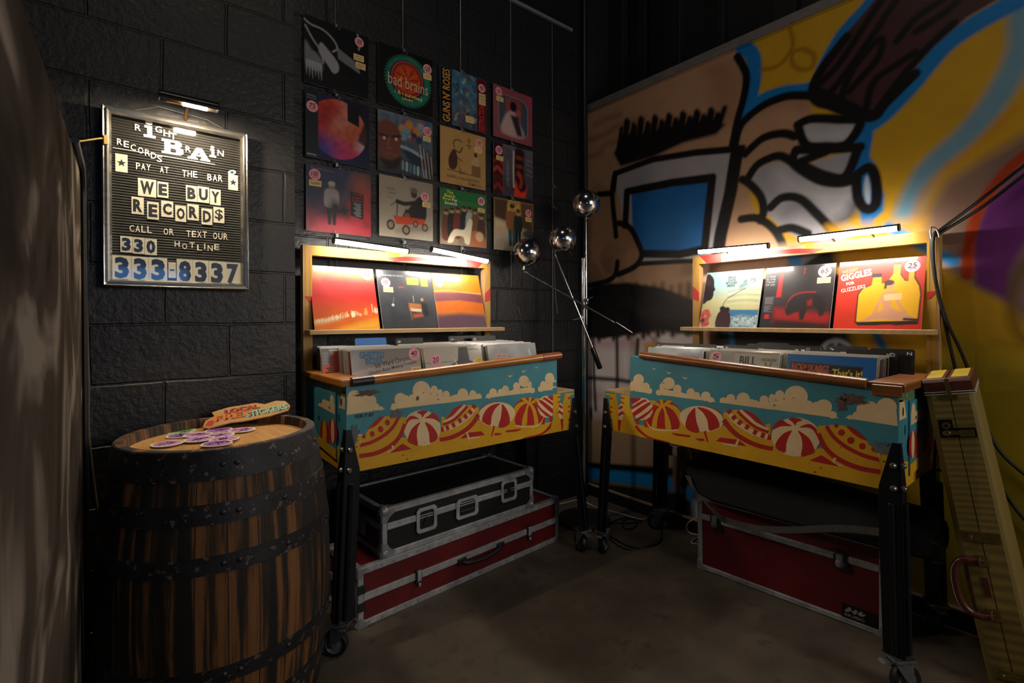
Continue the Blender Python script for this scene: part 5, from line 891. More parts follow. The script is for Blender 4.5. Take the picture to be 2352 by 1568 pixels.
ge = N.new('ShaderNodeNewGeometry'); sb_ = N.new('ShaderNodeMath'); sb_.operation = 'SUBTRACT'; sb_.inputs[0].default_value = 1; nt.links.new(ge.outputs['Backfacing'], sb_.inputs[1]); mu_ = N.new('ShaderNodeMath'); mu_.operation = 'MULTIPLY'; nt.links.new(fr.outputs[0], mu_.inputs[0]); nt.links.new(sb_.outputs[0], mu_.inputs[1]); nt.links.new(mu_.outputs[0], ms.inputs[0]); nt.links.new(tr.outputs[0], ms.inputs[1]); nt.links.new(gs.outputs[0], ms.inputs[2]); nt.links.new(ms.outputs[0], N['Material Output'].inputs[0])
MB().add([(SX0+fw-.001, -.306, SZ0+fw-.001), (SX1-fw+.001, -.306, SZ0+fw-.001), (SX1-fw+.001, -.306, SZ1-fw+.001), (SX0+fw-.001, -.306, SZ1-fw+.001)], [(0, 1, 2, 3)]).build('glass_pane', gm, sg, fix=False)
# picture lamp over the board
pl = thing('picture_lamp', 'black tubular picture lamp over the letter board', 'lamp', (-2.432, -.30, 1.961))
shm = mat('black_lamp_shade', '120f0d', .28, .5, nz=.2, ns=30); brs = mat('brass_lamp_arm', '9a7038', .3, .9, nz=.2, ns=30)
LA, LB = Vector((-2.520, -.455, 1.975)), Vector((-2.352, -.455, 1.975)); ar = .024
def half(r0, t0, t1, n=16): return [(-.455+r0*math.sin(t), 1.975+r0*math.cos(t)) for t in np.linspace(t0, t1, n)]
sec = half(ar, -1.95, 1.75)+half(ar-.0025, 1.75, -1.95)
v = [(x, y, z) for x in (LA.x, LB.x) for y, z in sec]; n = len(sec)
MB().add(v, [(i, (i+1) % n, n+(i+1) % n, n+i) for i in range(n)]+[tuple(range(n)), tuple(range(n, 2*n))]).build('lamp_shade', shm, pl, smooth=True)
for x in (LA.x, LB.x): MB().prism(half(ar, -1.95, 1.75), lambda a, b, w_: (w_, a, b), x-.0025, x+.0025).build('end_cap', shm, pl)
bulb = glow('lit_lamp_bulb', (1, .82, .58), 950)
MB().tube([(-2.455, -.455, 1.972), (-2.385, -.455, 1.972)], .0095, 12).build('bulb', bulb, pl, smooth=True)
MB().tube([(-2.5, -.455, 1.972), (-2.455, -.455, 1.972)], .008, 10).build('bulb_socket', brs, pl, smooth=True)
MB().tube(sm([(-2.432, -.455, 1.996), (-2.432, -.40, 2.002), (-2.432, -.335, 1.99), (-2.432, -.300, 1.966), (-2.432, -.292, 1.962)], False), .0045, 8).build('lamp_arm', brs, pl, smooth=True)
MB().box((-2.455, -.300, 1.9605), (-2.409, -.272, 1.966)).build('mounting_plate', brs, pl, bevel=.001)
tag(MB().tube([(-2.60, -.268, 1.966), (-2.51, -.285, 2.0), (-2.36, -.272, 1.995), (-2.285, -.268, 1.966)], .0012, 6).build('hanging_wire', mat('steel_wire', '8d8e92'), smooth=True), 'thin wire hanging the letter board from behind its lamp', 'wire')
# ---------------------------------------------------------------- barrel with stickers
def stave_mat():
    m = mat('barrel_stave_wood', '8a5a2c', .72, nz=.2, ns=8, bump=.15, bs=30); nt = m.node_tree; N = nt.nodes; L = nt.links; b = N['Principled BSDF']
    tc = N.new('ShaderNodeTexCoord'); sx = N.new('ShaderNodeSeparateXYZ'); L.new(tc.outputs['Object'], sx.inputs[0]); at2 = N.new('ShaderNodeMath'); at2.operation = 'ARCTAN2'; L.new(sx.outputs[1], at2.inputs[0]); L.new(sx.outputs[0], at2.inputs[1])
    def mth(op, a, v): n = N.new('ShaderNodeMath'); n.operation = op; L.new(a, n.inputs[0]); n.inputs[1].default_value = v; return n.outputs[0]
    u = mth('MULTIPLY', at2.outputs[0], 26/6.2832); fl_ = mth('FLOOR', u, 0); frc = mth('FRACT', u, 0)
    wn = N.new('ShaderNodeTexWhiteNoise'); wn.noise_dimensions = '1D'; L.new(fl_, wn.inputs['W'])
    cb = N.new('ShaderNodeCombineXYZ'); L.new(mth('MULTIPLY', at2.outputs[0], 6.), cb.inputs[0]); L.new(mth('MULTIPLY', sx.outputs[2], .8), cb.inputs[1]); L.new(wn.outputs[0], cb.inputs[2])
    ns = N.new('ShaderNodeTexNoise'); ns.inputs['Scale'].default_value = 1.6; ns.inputs['Detail'].default_value = 6; ns.inputs['Roughness'].default_value = .65; L.new(cb.outputs[0], ns.inputs[0])
    rp = N.new('ShaderNodeValToRGB'); e = rp.color_ramp.elements; e[0].position = .46; e[0].color = (*lin('0e0c0a'), 1); e[1].position = .74; e[1].color = (*lin('7a5430'), 1); k = e.new(.53); k.color = (*lin('33210f'), 1); k = e.new(.60); k.color = (*lin('6e4620'), 1)
    ad = N.new('ShaderNodeMath'); ad.operation = 'MULTIPLY_ADD'; ad.inputs[1].default_value = .16; L.new(wn.outputs[0], ad.inputs[0]); L.new(ns.outputs[0], ad.inputs[2]); sb = mth('SUBTRACT', ad.outputs[0], .06); L.new(sb, rp.inputs[0])
    gp = mth('LESS_THAN', frc, .035); mx = N.new('ShaderNodeMix'); mx.data_type = 'RGBA'; L.new(gp, mx.inputs[0]); L.new(rp.outputs[0], mx.inputs[6]); mx.inputs[7].default_value = (*lin('0c0907'), 1); L.new(mx.outputs[2], b.inputs['Base Color']); return m
BX, BY = -2.373, -.630; BH = .890
br = thing('wooden_barrel', 'old oak barrel with dark iron hoops standing under the letter board', 'barrel', (BX, BY, 0))
def brad(z): t = (z-.445)/.445; return .322-.050*t*t
prof = [(0, .02), (brad(0)-.02, .02), (brad(0)-.02, 0), (brad(0), 0)]+[(brad(z), z) for z in np.linspace(.05, .84, 18)]+[(brad(BH)+.000, BH), (brad(BH)-.022, BH), (brad(BH)-.026, BH-.032)]
MB().lathe(prof, (BX, BY, 0), (0, 0, 1), 78).build('staves', stave_mat(), br, smooth=True)
headm = mat('barrel_head_oak', 'bd8c50', .5, nz=.22, ns=7, stretch=(6, 1, 1), speck='8a5c30', speckthr=.66)
MB().lathe([(0, BH-.030), (brad(BH)-.024, BH-.030), (brad(BH)-.024, BH-.036), (0, BH-.036)], (BX, BY, 0), (0, 0, 1), 64).build('head', headm, br)
iron = mat('black_iron_hoop', '26262a', .55, .4, nz=.4, ns=16, bump=.10, bs=120, speck='6a5c56', speckthr=.63)
for z0, z1 in ((.812, .888), (.700, .752), (.572, .618), (.275, .320), (.140, .19), (.004, .075)):
    zz = np.linspace(z0, z1, 4); hp = [(brad(z0)-.002, z0)]+[(brad(z)+.003, z) for z in zz]+[(brad(z1)-.002, z1)]
    hb_ = MB().lathe(hp, (BX, BY, 0), (0, 0, 1), 72).build('hoop', iron, br, smooth=True)
    for an in (-1.72, -1.60, -1.18, -.55):
        zc = (z0+z1)/2; r_ = brad(zc)+.003; o = (BX+r_*math.cos(an), BY+r_*math.sin(an), zc)
        MB().lathe([(0, .004), (.005, .003), (.008, 0)], o, (math.cos(an), math.sin(an), 0), 10).build('rivet', mat('iron_rivet', '3a3a3e', .4, .7), hb_, smooth=True)
HZ = BH-.030
def sticker(label, x, y, r, a, cols, k, grp='round stickers lying on the barrel'):
    p = at_z(x, y, HZ); M = Matrix.Translation((p[0], p[1], HZ+.0004+.0007*k)) @ RZ(a); t = thing('round_sticker', label, 'sticker', M=M, group=grp); m = MB(); rr = random.Random(k)
    ring = [(r*(1+.03*math.sin(5*t_+k))*math.cos(t_), r*(1+.03*math.cos(4*t_+k))*math.sin(t_)) for t_ in np.linspace(0, 6.283, 30, endpoint=False)]
    m.prism(ring, lambda a_, b_, w_: (a_, b_, w_), 0, .0004, 0); m.add([(q*.84, w_*.84, .0006) for q, w_ in ring], [tuple(range(30))], 1)
    for i in range(26):
        t_ = rr.uniform(0, 6.28); d = r*rr.uniform(.05, .72); cx, cy = d*math.cos(t_), d*math.sin(t_); l, an = r*rr.uniform(.10, .26), rr.uniform(0, 3.14); w_ = r*.035
        dx, dy = l*math.cos(an), l*math.sin(an); nx, ny = -w_*math.sin(an), w_*math.cos(an); m.add([(cx-dx+nx, cy-dy+ny, .0008), (cx+dx+nx, cy+dy+ny, .0008), (cx+dx-nx, cy+dy-ny, .0008), (cx-dx-nx, cy-dy-ny, .0008)], [(0, 1, 2, 3)], 2)
    m.build('sticker_sheet', cols, t, local=True); return t
stw = mat('cream_sticker_edge', 'd6d3b0', .5); s_p = [stw, mat('pink_sticker_print', 'c68abf', .5, nz=.15), mat('purple_sticker_lines', '4a2456', .5)]; s_v = [stw, mat('violet_sticker_print', 'a168b2', .5, nz=.15), MATS['purple_sticker_lines']]
s_b = [stw, mat('pale_blue_sticker_print', '9fb4c0', .5, nz=.15), mat('navy_sticker_lines', '2c3460', .5)]; s_g = [stw, mat('green_sticker_print', '7fae62', .5, nz=.15), mat('dark_green_sticker_lines', '2a4a2a', .5)]; s_y = [stw, mat('yellow_sticker_print', 'd6b84e', .5, nz=.15), mat('brown_sticker_lines', '6a4a20', .5)]
ST = [('pale blue round sticker at the left of the barrel top', 383, 988, s_b), ('green round sticker beside the pale blue one on the barrel top', 417, 991, s_g), ('yellow round sticker at the back of the barrel top, half under the cardboard sign', 435, 975, s_y), ('violet round sticker just below the green one on the barrel top', 416, 1001, s_v), ('pink sticker in the middle of the pile on the barrel top', 455, 1000, s_p), ('violet sticker just in front of the cardboard sign', 503, 990, s_v), ('pink sticker lying alone furthest right on the barrel top', 556, 990, s_p), ('pink sticker under the pile at centre right of the barrel top', 505, 1003, s_p), ('pink sticker at the front left edge of the barrel top', 384, 1023, s_p), ('large pink sticker lying on top of the pile on the barrel', 458, 1013, s_p), ('pink sticker at the right end of the pile on the barrel', 515, 1013, s_p), ('purple sticker nearest the front rim of the barrel top', 498, 1024, s_v)]
for k, (lb, x, y, cs) in enumerate(ST): sticker(lb, x, y, .043, k*.7, cs, k)
# cardboard sign
p0, p1 = Vector(at_z(466, 988, HZ+.004)), Vector(at_z(670, 948, BH+.007)); X_ = (p1-p0); Ls = X_.length; X_.normalize(); Y_ = Vector((0, 0, 1)).cross(X_).normalized(); Y_ = (Y_*math.cos(.30)+X_.cross(Y_)*math.sin(.30)).normalized(); Z_ = X_.cross(Y_)
M = Matrix([[X_[i], Y_[i], Z_[i], p0[i]] for i in range(3)]+[[0, 0, 0, 1]]); cs = thing('cardboard_sign', 'hand painted cardboard sign lying on the barrel top', 'sign', M=M); Hs = .135
outl = [(0, .015), (.06*Ls, 0), (.30*Ls, .012), (.42*Ls, .004), (.75*Ls, .004), (.97*Ls, .02), (1.01*Ls, .055), (.97*Ls, .10), (.86*Ls, .118), (.72*Ls, .105), (.62*Ls, .130), (.30*Ls, .135), (.10*Ls, .118), (.13*Ls, .085), (.03*Ls, .06)]
m = MB(); m.prism(outl, lambda a, b, w_: (a, b, w_), 0, .004, 0); F = lambda a, b, o: (a, b, .004+o)
cardm = mat('brown_cardboard', 'b98a54', .75, nz=.15, ns=20); og = mat('orange_poster_paint', 'd8701c', .6); rdp = mat('red_poster_paint', 'b03a1c', .6); mint = mat('mint_poster_paint', '86c0a0', .6); dkp = mat('charcoal_poster_paint', '3a342e', .6)
for s_, x, y, h, w_, c in (('LOCAL', .44, .100, .036, .40, 2), ('FREE', .33, .058, .042, .42, 1), ('STICKERS', .72, .050, .042, .50, 3)):
    put_text(m, s_, F, Ls*x+.004, y-.004, h, Ls*w_, 4, .05, .05 if c == 3 else 0, .0004); put_text(m, s_, F, Ls*x, y, h, Ls*w_, c, .03, .05 if c == 3 else 0, .0008)
m.add([F(Ls*a, b, .0003) for a, b in ((.02, .018), (.1, .01), (.14, .05), (.06, .055))], [(0, 1, 2, 3)], 2); m.add([F(Ls*a, b, .0003) for a, b in ((.86, .02), (.96, .03), (.95, .055), (.86, .03))], [(0, 1, 2, 3)], 2)
m.build('sign_board', [cardm, og, rdp, mint, dkp], cs, local=True)
# ---------------------------------------------------------------- flight cases
alu = mat('scuffed_aluminium', 'a8aaae', .42, .35, nz=.35, ns=22, bump=.1); alu2 = mat('dull_zinc_corner', '8a8b8f', .45, .4, nz=.35, ns=25, bump=.1); redc = mat('red_case_laminate', '5c1114', .48, nz=.25, ns=8, bump=.08, bs=200); blkc = mat('black_case_laminate', '121315', .5, nz=.3, ns=12, bump=.1, bs=200)
dkst = mat('dark_latch_steel', '4a4a4c', .35, .85, nz=.3, ns=30); lth = mat('black_handle_leather', '17140f', .45, nz=.2)
def case(name, label, M, L, D, H, body, split, rail, style):
    # local: x along the front, y back from the front (front face y=0), z up
    r = thing(name, label, 'case', M=M); B = .004; e = .002; rw = rail
    for nm, a, b in (('base_shell', .0, split-.003), ('lid_shell', split+.003, H)):
        MB().box((B, B, a+B*(a == 0)), (L-B, D-B, b-(B if b == H else 0))).build(nm, body, r, local=True)
    def ang(q, nm='edge_rail'): MB().box(*q).build(nm, alu, r, local=True, bevel=.0015)
    for z in (0, H-rw):
        for y0, y1 in ((0, .006), (D-.006, D)): ang(((.012, y0, z), (L-.012, y1, z+rw)))
        for x0, x1 in ((0, .006), (L-.006, L)): ang(((x0, .012, z), (x1, D-.012, z+rw)))
    for y0, y1 in ((0, rw), (D-rw, D)): ang(((.012, y0, H-.005), (L-.012, y1, H+.0005)))
    for x0, x1 in ((0, rw), (L-rw, L)): ang(((x0, .012, H-.005), (x1, D-.012, H+.0007)))
    for x in (0, L-rw):
        for y0, y1 in ((0, .006), (D-.006, D)): ang(((x, y0, .01), (x+rw, y1, H-.01)))
    for x0, x1 in ((0, .006), (L-.006, L)):
        for y in (0, D-rw): ang(((x0, y, .01), (x1, y+rw, H-.01)))
    sw = rail*1.15
    MB().box((rw, -.002, split-sw/2), (L-rw, .006, split+sw/2)).build('seam_rail', alu, r, local=True, bevel=.0015)
    for x0, x1 in ((-.002, .006), (L-.006, L+.002)): MB().box((x0, rw, split-sw/2), (x1, D-rw, split+sw/2)).build('seam_rail', alu, r, local=True, bevel=.0015)
    if style != 'rivet':
        for z in (H-rw*.5, split, rw*.5):
            m = MB()
            for k in (-.22, .22): m.box((rw, -.0035, z+k*rw-.0022), (L-rw, -.0005, z+k*rw+.0022))
            m.build('rail_ridge', alu, r, local=True)
    cs_ = .040 if style != 'ball' else .058
    for x, sx in ((0, 1), (L, -1)):
        for y, sy in ((0, 1), (D, -1)):
            for z, sz in ((0, 1), (H, -1)):
                m = MB(); c = cs_; q = [(0, 0), (c, 0), (c*1.05, c*.35), (c*.62, c*.62), (c*.35, c*1.05), (0, c)]; k = .004
                m.prism(q, lambda a, b, w_: (x+sx*a, y-sy*w_, z+sz*b), 0, k); m.prism(q, lambda a, b, w_: (x-sx*w_, y+sy*a, z+sz*b), 0, k); m.prism(q, lambda a, b, w_: (x+sx*a, y+sy*b, z-sz*w_ if sz < 0 else z+sz*w_*.2), 0, k)
                if style == 'ball' : m.ball((x+sx*.014, y+sy*.014, z+sz*.014), .025)
                m.build('corner_cap', alu2, r, local=True, bevel=.0012)
    if style == 'rivet':
        n = int(L/.062)
        for z in (rw*.5, H-rw*.5):
            for i in range(n+1):
                x = .05+(L-.1)*i/n; MB().lathe([(0, .0035), (.0035, .0025), (.0048, 0)], (x, 0, z), (0, -1, 0), 8).build('rivet', alu2, r, local=True, smooth=True)
    return r
def dish(r, x, z, w_, h, kind):                            # recessed latch or handle dish
    m = MB(); q = [(-w_/2, -h/2+.012), (-w_/2+.012, -h/2), (w_/2-.012, -h/2), (w_/2, -h/2+.012), (w_/2, h/2-.012), (w_/2-.012, h/2), (-w_/2+.012, h/2), (-w_/2, h/2-.012)]
    n = 8; inn = [(a*.70, b*.72) for a, b in q]; v = [(x+a, -.0065, z+b) for a, b in q]+[(x+a, -.0065, z+b) for a, b in inn]+[(x+a, -.0022, z+b) for a, b in inn]+[(x+a, -.001, z+b) for a, b in q]
    f = [(i, (i+1) % n, n+(i+1) % n, n+i) for i in range(n)]+[(n+i, n+(i+1) % n, 2*n+(i+1) % n, 2*n+i) for i in range(n)]+[(i, (i+1) % n, 3*n+(i+1) % n, 3*n+i) for i in range(n)]
    m.add(v, f); m.add([(x+a, -.0022, z+b) for a, b in inn], [tuple(range(n))], 1); o = m.build('latch_plate' if kind == 'latch' else 'handle_plate', [alu, dkst], r, local=True)
    m = MB()
    if kind == 'latch': m.lathe([(0, .006), (.010, .006), (.012, 0)], (x, -.0025, z), (0, -1, 0), 14); m.box((x-.018, -.0065, z-.020), (x+.018, -.003, z-.010)); m.box((x-.006, -.0075, z-.004), (x+.024, -.004, z+.006)); m.build('latch', dkst, o, local=True)
    else: m.tube([(x-w_*.32, -.007, z-.012), (x+w_*.32, -.007, z-.012)], .005, 8); m.build('handle', lth, o, local=True)
    return o
def frame2(a, b, z, gap=0.):                               # front line from a (left) to b (right)
    a = np.array(a); b = np.array(b); d = b-a; L = np.linalg.norm(d); an = math.atan2(d[1], d[0]); return Matrix.Translation((a[0], a[1], z)) @ RZ(math.degrees(an)), L
M, L1 = frame2((-1.885, -.515), (-.690, -.435), .0005)
c1 = case('flight_case', 'long low red flight case with riveted metal edges on the floor under the left bin', M, L1, .300, .240, redc, .120, .026, 'rivet')
for x in (.235*L1, .80*L1):
    m = MB(); m.box((x-.016, -.008, .085), (x+.016, -.002, .150), 0); o = m.build('latch_plate', dkst, c1, local=True, bevel=.003)
    m = MB(); m.box((x-.010, -.013, .100), (x+.010, -.008, .146)); m.box((x-.006, -.016, .078), (x+.006, -.008, .092)); m.build('latch', alu, o, local=True, bevel=.002)
m = MB(); hx0, hx1 = .43*L1, .63*L1
m.tube(sm([(hx0, -.014, .108), (hx0+.03, -.024, .098), ((hx0+hx1)/2, -.030, .092), (hx1-.03, -.024, .100), (hx1, -.014, .112)], False), [.007]*3+[.010]*15+[.007]*3, 10); h = m.build('handle', lth, c1, local=True, smooth=True)
for x in (hx0, hx1): m = MB(); m.box((x-.022, -.016, .096), (x+.022, -.002, .124)); m.build('handle_mount', dkst, h, local=True, bevel=.003)
for z in (.085, .155): 
    m = MB(); m.box((.0, -.004, z-.018), (.034, 0, z+.018)); m.build('hinge_strap', dkst, c1, local=True, bevel=.001)
M, L2 = frame2((-1.770, -.492), (-.893, -.448), .2415)
c2 = case('flight_case', 'black flight case with silver edges resting on the long red case', M, L2, .375, .205, blkc, .128, .024, 'ball')
for x in (.245, .80): dish(c2, x*L2, .128 if x > .5 else .112, .105, .110, 'latch')
dish(c2, .50*L2, .108, .130, .095, 'handle')
m = MB()
for a0 in (0,): m.prism([(.15, .02), (.25, .02), (.25, .115), (.15, .115)], lambda a, b, w_: (w_, a, b+.03), -.006, -.001)
m.build('side_handle_plate', alu2, c2, local=True, bevel=.003)
M, L3 = frame2((-.372, -1.098), (-.318, -1.868), .0005)
c3 = case('flight_case', 'tall red flight case with silver edges on the floor under the right bin', M, L3, .285, .365, redc, .262, .024, 'plain')
for x, z in ((.12, .255), (.80, .250)):
    m = MB(); m.prism([(-.026, -.02), (-.014, -.038), (.014, -.034), (.03, -.04), (.036, -.022), (.026, .0), (.024, .034), (-.012, .038), (-.024, .02)], lambda a, b, w_: (x*L3+a, -w_, z+b), .002, .010); o = m.build('latch_plate', dkst, c3, local=True, bevel=.002)
    m = MB(); m.lathe([(0, .020), (.007, .020), (.010, .012), (.015, .010), (.017, 0)], (x*L3, -.010, z-.008), (0, -1, 0), 14); m.box((x*L3-.012, -.018, z+.006), (x*L3+.012, -.009, z+.030)); m.build('latch', alu2, o, local=True, smooth=False)
bx, bz = L3*.885, .052; m = MB(); m.box((bx-.060, -.0012, bz-.028), (bx+.060, .0, bz+.028), 0)
Fb = lambda a, b, o: (a, -.0012-o, b)
m.add([Fb(bx+a, bz+b, .0003) for a, b in ((-.052, -.002), (-.036, .020), (-.030, .020), (-.022, .006), (-.014, .018), (-.004, .016), (-.010, .002), (-.018, -.004), (-.028, .008), (-.040, -.004))], [tuple(range(10))], 1)
m.add([Fb(bx+a, bz+b, .0003) for a, b in ((-.006, .004), (.004, .018), (.012, .018), (.010, .008), (.022, .014), (.018, .004), (.004, -.002))], [tuple(range(7))], 1)
put_text(m, 'MUSIC', Fb, bx-.016, bz-.014, .012, .068, 1, .02); m.build('maker_badge', [mat('black_badge', '0c0c0e', .4), mat('silver_badge_print', '8d8d90', .4)], c3, local=True, fix=False)
# padded black bag with a strap across
bagm = mat('black_bag_cloth', '0a0a0b', .8, nz=.3, ns=30, bump=.25, bs=260); strp = mat('grey_webbing', '4c4a45', .7, nz=.25, ns=60, bump=.2, bs=300)
bg_ = thing('instrument_bag', 'long black padded instrument bag lying on the tall red case', 'bag', (-.25, -1.5, .367))
def bsec(y, s, x0, x1, z0, z1):
    return [(x0, y, z0+.02), (x0+.012, y, z1-.05*s), (x0+.05, y, z1-.012), ((x0+x1)/2, y, z1), (x1-.04, y, z1-.01), (x1, y, z1-.05), (x1, y, z0+.02), (x1-.03, y, z0), (x0+.03, y, z0)]
rows = [(-1.040, .2, -.395, -.06, .505, .528), (-1.065, .6, -.420, -.05, .455, .532), (-1.14, 1, -.432, -.04, .375, .535), (-1.20, 1, -.440, -.04, .368, .535), (-1.60, 1, -.43, -.14, .368, .53), (-1.98, 1, -.395, -.16, .368, .52), (-2.03, 1, -.375, -.18, .38, .49)]
m = MB(); n = 9; V = []
for r_ in rows: V += bsec(*r_)
m.add(V, [(i*n+k, i*n+(k+1) % n, (i+1)*n+(k+1) % n, (i+1)*n+k) for i in range(len(rows)-1) for k in range(n)]+[tuple(range(n)), tuple(range((len(rows)-1)*n, len(rows)*n))]); m.build('body', bagm, bg_, smooth=True, bevel=.006)
def ribbon(pts, wv, th=.003):
    P_ = [Vector(p) for p in sm(pts, False, 6)]; m = MB(); v = []
    for i, p in enumerate(P_):
        w_ = Vector(wv(i/(len(P_)-1))); v += [tuple(p-w_), tuple(p+w_), tuple(p+w_+Vector((-th, 0, 0))), tuple(p-w_+Vector((-th, 0, 0)))]
    k = len(P_); m.add(v, [(i*4+j, i*4+(j+1) % 4, i*4+4+(j+1) % 4, i*4+4+j) for i in range(k-1) for j in range(4)]+[(0, 1, 2, 3), (4*k-4, 4*k-3, 4*k-2, 4*k-1)]); return m
ribbon([at_x(1580, 1092, .43), at_x(1592, 1118, .447), at_x(1622, 1155, .455), at_x(1655, 1188, .424), at_x(1672, 1196, .40), at_x(1715, 1208, .40), at_x(1760, 1215, .425), at_x(1830, 1216, .450), at_x(1930, 1213, .452), at_x(2030, 1222, .444), at_x(2085, 1226, .41)], lambda t: (0, .018-.018*min(t*4, 1), .002+.012*min(t*3, 1))).build('shoulder_strap', strp, bg_)
m = MB(); m.box((-.43, -2.050, .385), (-.36, -2.028, .470)); m.tube([(-.437, -2.03, .395), (-.437, -2.055, .40), (-.437, -2.055, .46), (-.437, -2.03, .465)], .004, 6); m.build('strap_buckle', mat('black_buckle', '141416', .3, .3), bg_, bevel=.004)
# ---------------------------------------------------------------- tweed guitar case
def tweed():
    m = mat('yellow_tweed', 'a58a30', .7, nz=.15, ns=20); nt = m.node_tree; N = nt.nodes; L = nt.links; tc = N.new('ShaderNodeTexCoord'); out = []
    for sgn in (1, -1):
        mp = N.new('ShaderNodeMapping'); mp.inputs['Rotation'].default_value = (0, 0, 0); L.new(tc.outputs['Object'], mp.inputs[0]); w_ = N.new('ShaderNodeTexWave'); w_.bands_direction = 'DIAGONAL'; w_.inputs['Scale'].default_value = 130; w_.inputs['Distortion'].default_value = .5; mp.inputs['Scale'].default_value = (1, sgn, 1); L.new(mp.outputs[0], w_.inputs['Vector']); out.append(w_.outputs[1])
    mu = N.new('ShaderNodeMath'); mu.operation = 'MULTIPLY'; L.new(out[0], mu.inputs[0]); L.new(out[1], mu.inputs[1]); mx = N.new('ShaderNodeMix'); mx.data_type = 'RGBA'; L.new(mu.outputs[0], mx.inputs[0]); mx.inputs[6].default_value = (*lin('4e401a'), 1); mx.inputs[7].default_value = (*lin('b89e44'), 1); L.new(mx.outputs[2], N['Principled BSDF'].inputs['Base Color']); return m
twd = tweed(); lbr = mat('brown_case_leather', '4c1f16', .4, nz=.25, ns=14, coat=.15); pip = mat('white_case_piping', 'b9b4a6', .5); ylw = mat('yellow_case_vinyl', 'a8901e', .5, nz=.15, ns=12); brass = mat('brass_latch', 'a09058', .25, .95, nz=.25, ns=40)
Bo = Vector((-.385, -2.242, .001)); To = Vector((-.470, -2.068, 1.032)); Ax = (To-Bo).normalized(); LG = (To-Bo).length; Wx = Vector((1, .10, 0)); Wx = (Wx-Ax*Wx.dot(Ax)).normalized(); Tx = Ax.cross(Wx).normalized()   # Tx points to the bin
if Tx.y < 0: Tx = -Tx
Mg = Matrix([[Ax[i], Wx[i], Tx[i], Bo[i]] for i in range(3)]+[[0, 0, 0, 1]])
gc = thing('guitar_case', 'yellow tweed guitar case leaning beside the right bin', 'case', M=Mg)
hw = .066
def gout(s): return [(0, .004), (.30, -.018), (.52, -.004), (.80, .03), (LG-.05, .052), (LG-.05, .052+.235), (.70, .30), (.45, .335), (0, .335)]
o_ = gout(0)
def shell(w0, w1, w2):                                   # flat from the seam w0 to w1, then rounded over to the face w2
    m = MB(); n = len(o_); V = []; ca, cb = LG*.45, .17
    for w_, k in ((w0, 0), (w1, 0), (w1+(w2-w1)*.55, .004), (w1+(w2-w1)*.85, .009), (w2, .016)):
        V += [(a-k*(1 if a > ca else -1)*(1 if (a < .01 or a > LG-.06) else 0), b+k*(1 if b < cb else -1), w_) for a, b in o_]
    m.add(V, [(r_*n+i, r_*n+(i+1) % n, (r_+1)*n+(i+1) % n, (r_+1)*n+i) for r_ in range(4) for i in range(n)]+[tuple(range(n)), tuple(range(4*n, 5*n))]); return m
for nm, s_ in (('lid_shell', -1), ('base_shell', 1)): shell(s_*.0012, s_*(hw-.016), s_*hw).build(nm, twd, gc, local=True)
MB().prism([(a if a > .01 else .003, b+.003 if b < .2 else b-.003) for a, b in o_], lambda a, b, w_: (a, b, w_), -.0014, .0014).build('seam', mat('dark_case_seam', '1c160c', .6), gc, local=True)
e0 = LG-.05
for nm, w0, w1 in (('end_cap', -hw-.001, -.001), ('end_cap', .001, hw+.001)):
    m = MB(); m.prism([(e0, .049), (LG-.012, .051), (LG, .062), (LG, .276), (LG-.012, .289), (e0, .290)], lambda a, b, w_: (a, b, w_), w0, w1, 0); ec = m.build('end_cap', lbr, gc, local=True, bevel=.004)
    m = MB(); s_ = -1 if w0 < -.01 else 1; lo, hi = sorted((s_*.012, s_*(hw-.010))); m.box((LG-.0005, .070, lo), (LG+.0012, .270, hi)); m.build('tweed_inlay', ylw, ec, local=True)
for z in (e0-.004, e0+.004):
    m = MB(); m.tube([(z, .0485, -hw-.001), (z, .0485, hw+.001)], .0016, 6); m.tube([(z, .0485, -hw-.001), (z, .290, -hw-.001)], .0016, 6); m.build('piping', pip, gc, local=True)
def G(a, t, d=0.):                                         # point on the narrow side: a along, t across, d proud of it
    xs = [p[0] for p in o_[:5]]; ys = [p[1] for p in o_[:5]]; return (a, float(np.interp(a, xs, ys))-d, t)
def gbox(m, a0, a1, t0, t1, d0, d1, mi=0): m.prism([(a0, t0), (a1, t0), (a1, t1), (a0, t1)], lambda a, t, w_: G(a, t, w_), d0, d1, mi)
m = MB(); gbox(m, e0-.008, LG, -.006, .006, .002, .006); gbox(m, e0-.022, e0-.006, -.020, .020, .0, .005); m.build('end_clasp', brass, gc, local=True, bevel=.001)
def glatch(a, lock):
    m = MB(); gbox(m, a-.016, a+.016, -.048, .048, .0, .004); o = m.build('latch_plate', brass if not lock else mat('black_lock_plate', '26241e', .3, .7), gc, local=True, bevel=.002)
    m = MB(); gbox(m, a-.012, a+.010, -.042, -.006, .004, .012); gbox(m, a-.007, a+.007, -.008, .040, .004, .010); m.lathe([(0, .012), (.009, .011), (.011, 0)], G(a, .028, .004), (0, -1, 0), 14); m.build('latch', brass, o, local=True, bevel=.002)
    if lock:
        m = MB(); gbox(m, a+.004, a+.044, .008, .046, .0, .004); o2 = m.build('lock_plate', MATS['black_lock_plate'], gc, local=True, bevel=.003); MB().lathe([(.004, .006), (.011, .006), (.013, 0)], G(a+.024, .027, .004), (0, -1, 0), 18).build('lock_ring', brass, o2, local=True, smooth=True)
glatch(.866, True); glatch(.530, False); glatch(.085, False)
ha, hb_ = .285, .455
hp_ = sm([G(ha, .006, .005), G(ha-.004, .030, .012), G(ha, .062, .014), G(ha+.030, .084, .015), G((ha+hb_)/2, .090, .015), G(hb_-.030, .084, .015), G(hb_, .062, .014), G(hb_+.004, .030, .012), G(hb_, .006, .005)], False, 6)
